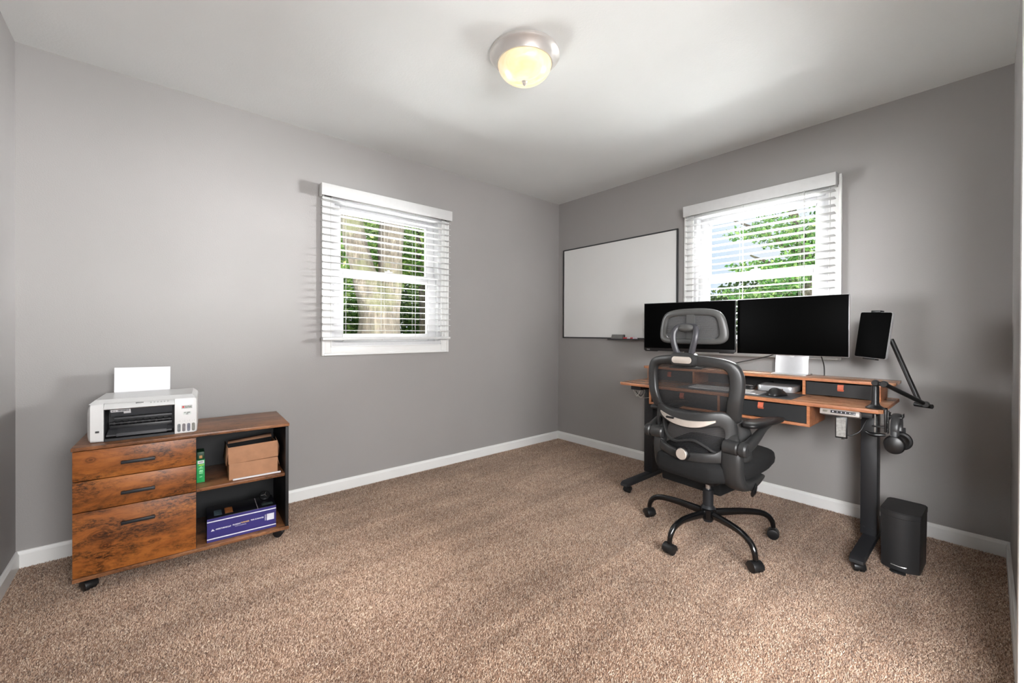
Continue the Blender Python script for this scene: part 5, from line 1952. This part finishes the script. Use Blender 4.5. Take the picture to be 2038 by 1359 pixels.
# gas column
mb = MB(Fch)
mb.cyl((0, 0, 0.250), (0, 0, 0.325), 0.0135, n=24)
mb.build('gas_cylinder', M_STEEL, chair)
mb = MB(Fch)
mb.lathe([(0.0, 0.092), (0.022, 0.092), (0.024, 0.096), (0.024, 0.155), (0.030, 0.158), (0.036, 0.166), (0.030, 0.176), (0.0265, 0.180), (0.0265, 0.262), (0.022, 0.266), (0.014, 0.266)], 32)
mb.build('column_cover', M_BMETAL, chair)
mb = MB(Fch)
mb.lathe([(0.020, 0.110), (0.040, 0.112), (0.040, 0.160), (0.034, 0.166), (0.020, 0.166)], 32)
mb.build('base_hub', M_CHG, chair)
chl = math.degrees(math.atan2(chR.y, chR.x))
for ang_w, rr_ in ((91.5, 0.343), (170.5, 0.315), (241.0, 0.328), (318.5, 0.350), (24.0, 0.335)):
    dw = Vector((math.cos(R(ang_w)), math.sin(R(ang_w)), 0))
    d = Vector((dw.dot(chR), dw.dot(chF), 0))
    q = lambda r, z: (d.x * r, d.y * r, z)
    mb = MB(Fch)
    mb.tube([q(0.025, 0.138), q(0.10, 0.143), q(0.19, 0.146), q(rr_ - 0.075, 0.140), q(rr_ - 0.030, 0.122), q(rr_ - 0.008, 0.095), q(rr_, 0.066), q(rr_, 0.056)],
            [0.022, 0.020, 0.018, 0.016, 0.0145, 0.0135, 0.012, 0.012], n=14, smooth_n=5, upv=(0, 0, 1), flatv=[0.55, 0.6, 0.68, 0.8, 0.95, 1.0, 1.0, 1.0])
    lg = mb.build('base_leg', M_CHG, chair, ang=60)
    yw = math.atan2(d.y, d.x) + R(75 + 20 * math.sin(ang_w))
    wh, hd = caster_mb(Fch, d.x * rr_, d.y * rr_, 0.0255, 0.050, yw)
    hd.build('caster_hood', M_BPLAST, lg)
    wh.build('caster_wheel', M_BPLAST, lg)

# ------------------------------------------------------------------ outside: lawn, trees, hedges
M_LAWN = plain('lawn', srgb(78, 104, 46), 0.95, noise=0.4, nscale=5, bump=0.5, bscale=60)
tag(MB().box(-16, 22, -8, 22, -0.30, -0.14).build('ground_lawn', M_LAWN), kind='structure')
M_BARK = bark_mat('tree_bark')
LEAF_A = leaf_mat('leaves_spring', [(0.0, srgb(52, 92, 34)), (0.45, srgb(100, 138, 66)), (0.8, srgb(150, 178, 96)), (1.0, srgb(206, 206, 130))])
LEAF_B = leaf_mat('leaves_dark', [(0.0, srgb(34, 58, 30)), (0.6, srgb(74, 104, 50)), (1.0, srgb(122, 150, 74))])
LEAF_C = leaf_mat('leaves_fresh', [(0.0, srgb(50, 100, 50)), (0.5, srgb(100, 148, 76)), (1.0, srgb(180, 204, 130))])


def leaves_mesh(name, blobs, n, size, mat, parent, seed):
    """folded leaves scattered through ellipsoid blobs (cx,cy,cz,rx,ry,rz,weight)"""
    g = np.random.default_rng(seed)
    w = np.array([b[6] for b in blobs], float)
    pick = g.choice(len(blobs), n, p=w / w.sum())
    B = np.array([b[:6] for b in blobs])[pick]
    d = g.normal(0, 1, (n, 3))
    d /= np.linalg.norm(d, axis=1)[:, None]
    rad = g.uniform(0.25, 1.0, n) ** 0.6
    P = B[:, :3] + d * B[:, 3:6] * rad[:, None]
    a = g.normal(0, 1, (n, 3)); a /= np.linalg.norm(a, axis=1)[:, None]
    b = np.cross(a, g.normal(0, 1, (n, 3))); b /= np.linalg.norm(b, axis=1)[:, None]
    c = np.cross(a, b)
    s = (size * g.uniform(0.6, 1.3, n))[:, None]
    V = np.zeros((n, 6, 3), np.float32)
    V[:, 0] = P
    V[:, 1] = P + a * s * 0.45 + b * s * 0.34 + c * s * 0.08
    V[:, 2] = P + a * s * 0.8 + b * s * 0.22 + c * s * 0.04
    V[:, 3] = P + a * s * 1.15
    V[:, 4] = P + a * s * 0.8 - b * s * 0.22 + c * s * 0.04
    V[:, 5] = P + a * s * 0.45 - b * s * 0.34 + c * s * 0.08
    M = mw(parent).inverted()
    me = bpy.data.meshes.new(name)
    off = np.array([M.translation.x, M.translation.y, M.translation.z], np.float32)
    V = V + off
    base = (np.arange(n, dtype=np.int32) * 6)[:, None]
    quad = np.array([0, 1, 2, 3, 0, 3, 4, 5], np.int32)
    me.vertices.add(n * 6)
    me.vertices.foreach_set('co', V.reshape(-1))
    me.loops.add(n * 8)
    me.loops.foreach_set('vertex_index', (base + quad[None, :]).ravel())
    me.polygons.add(n * 2)
    me.polygons.foreach_set('loop_start', np.arange(0, n * 8, 4, dtype=np.int32))
    me.update(calc_edges=True)
    t = np.clip(g.beta(2, 2, n), 0, 1).astype(np.float32)
    at = me.attributes.new('tint', 'FLOAT', 'POINT')
    at.data.foreach_set('value', np.repeat(t, 6))
    me.materials.append(mat)
    o = bpy.data.objects.new(name, me)
    C.objects.link(o)
    o.parent = parent
    return o


def tree(label, loc, trunks, blobs, n, size, mat, seed, name='tree', cat='tree', group=None):
    t = thing(name, label, cat, loc, 0, group)
    if trunks:
        mb = MB()
        for pts, rad in trunks:
            mb.tube(pts, rad, n=16, smooth_n=5, upv=(0, 1, 0))
        for i, p in enumerate(mb.v):
            k = 0.012 * math.sin(p.z * 9 + p.x * 31) + 0.010 * math.sin(p.x * 47 + p.y * 39)
            mb.v[i] = p + Vector((k, k * 0.6, 0))
        mb.build('trunk', M_BARK, t, ang=80)
    if n:
        leaves_mesh('foliage', blobs, n, size, mat, t, seed)
    return t


tree('large forked tree trunk with rough grey bark close outside the left window', (-1.10, 2.0, -0.14),
     [([(-1.08, 2.0, -0.2), (-1.09, 2.0, 0.5), (-1.10, 2.0, 1.1), (-1.16, 2.0, 1.5), (-1.30, 2.02, 1.9), (-1.43, 2.03, 2.5), (-1.55, 2.1, 3.6), (-1.8, 2.3, 5.5)], [0.36, 0.30, 0.25, 0.19, 0.135, 0.125, 0.12, 0.09]),
      ([(-1.02, 2.03, 0.4), (-1.02, 2.03, 1.1), (-0.99, 2.0, 1.5), (-0.96, 1.98, 1.9), (-0.93, 1.98, 2.5), (-0.80, 1.9, 3.6), (-0.5, 1.8, 5.5)], [0.24, 0.20, 0.175, 0.150, 0.150, 0.14, 0.10])],
     [(-1.25, 2.3, 2.25, 0.30, 0.25, 0.45, 1), (-0.2, 2.8, 4.2, 1.6, 1.0, 0.9, 3), (-1.9, 2.4, 1.4, 0.42, 0.4, 0.6, 1.2), (-2.0, 2.6, 4.2, 1.4, 1.0, 0.9, 3)], 4200, 0.075, LEAF_A, 11)
tree('leafy bright green tree behind the forked trunk outside the left window', (0.9, 4.6, -0.14),
     [([(0.9, 4.6, -0.2), (0.95, 4.6, 1.5), (0.8, 4.6, 3.2)], [0.10, 0.08, 0.05])],
     [(0.7, 4.4, 2.9, 1.0, 0.8, 0.9, 3), (0.0, 4.8, 3.8, 1.4, 0.9, 0.8, 3), (1.4, 4.6, 2.2, 0.7, 0.6, 0.7, 1.6), (-0.6, 5.0, 2.4, 0.5, 0.6, 1.0, 1.0)], 11000, 0.075, LEAF_A, 12)
tree('dark shrub hedge low behind the trees outside the left window', (0.6, 6.2, -0.14), [],
     [(-1.2, 6.2, 0.9, 1.6, 0.6, 1.1, 1), (1.0, 6.2, 0.9, 1.6, 0.6, 1.2, 1), (3.0, 6.4, 1.0, 1.6, 0.6, 1.4, 1)], 14000, 0.10, LEAF_B, 13, 'hedge', 'hedge')
tree('sunlit woodland trees far outside the left window', (2.0, 10.5, -0.14), [([(2.6, 10.2, -0.2), (2.6, 10.2, 5)], [0.2, 0.15]), ([(-0.2, 10.2, -0.2), (0.0, 10.2, 5)], [0.16, 0.12])],
     [(-1.5, 10.5, 3.4, 2.2, 0.8, 2.4, 1), (1.6, 10.5, 3.0, 2.2, 0.8, 2.8, 1), (4.6, 10.5, 3.4, 2.2, 0.8, 2.6, 1)], 12000, 0.20, LEAF_A, 14)
# east side
tree('bright green tree whose branches reach across the sky outside the desk window', (4.6, -1.3, -0.14),
     [([(4.7, -1.2, -0.2), (4.6, -1.15, 1.4), (4.5, -1.0, 2.6), (4.3, -0.7, 3.8)], [0.14, 0.11, 0.08, 0.03]),
      ([(4.6, -1.15, 1.6), (4.3, -0.8, 2.1), (4.0, -0.45, 2.35)], [0.05, 0.03, 0.012]),
      ([(4.55, -1.1, 2.2), (4.3, -0.6, 2.7), (4.1, -0.1, 3.0)], [0.045, 0.028, 0.010])],
     [(4.5, -1.15, 2.35, 0.5, 0.42, 0.55, 4), (4.3, -0.80, 2.0, 0.4, 0.35, 0.30, 2), (4.3, -0.70, 2.75, 0.4, 0.4, 0.28, 1.4), (4.8, -1.7, 3.0, 0.7, 0.7, 0.9, 4), (4.2, -0.35, 2.20, 0.3, 0.35, 0.10, 0.35), (4.2, -0.25, 2.75, 0.3, 0.35, 0.08, 0.25), (4.3, -0.30, 1.75, 0.3, 0.5, 0.10, 0.5)], 7500, 0.055, LEAF_C, 21)
tree('dark green hedge low outside the desk window', (6.5, 0.2, -0.14), [],
     [(6.6, -1.6, 1.3, 0.7, 1.4, 1.2, 1), (6.6, 0.3, 1.15, 0.7, 1.4, 1.2, 1), (6.7, 2.2, 1.1, 0.7, 1.4, 1.2, 1)], 20000, 0.095, LEAF_B, 22, 'hedge', 'hedge')
tree('pale green distant trees outside the desk window above the hedge', (11.0, 1.0, -0.14), [],
     [(11, -1.5, 1.8, 0.8, 1.6, 1.5, 1), (11, 1.2, 1.4, 0.8, 2.0, 1.2, 1), (11, 4.2, 1.2, 0.8, 2.0, 1.2, 1)], 7000, 0.16, LEAF_C, 23)
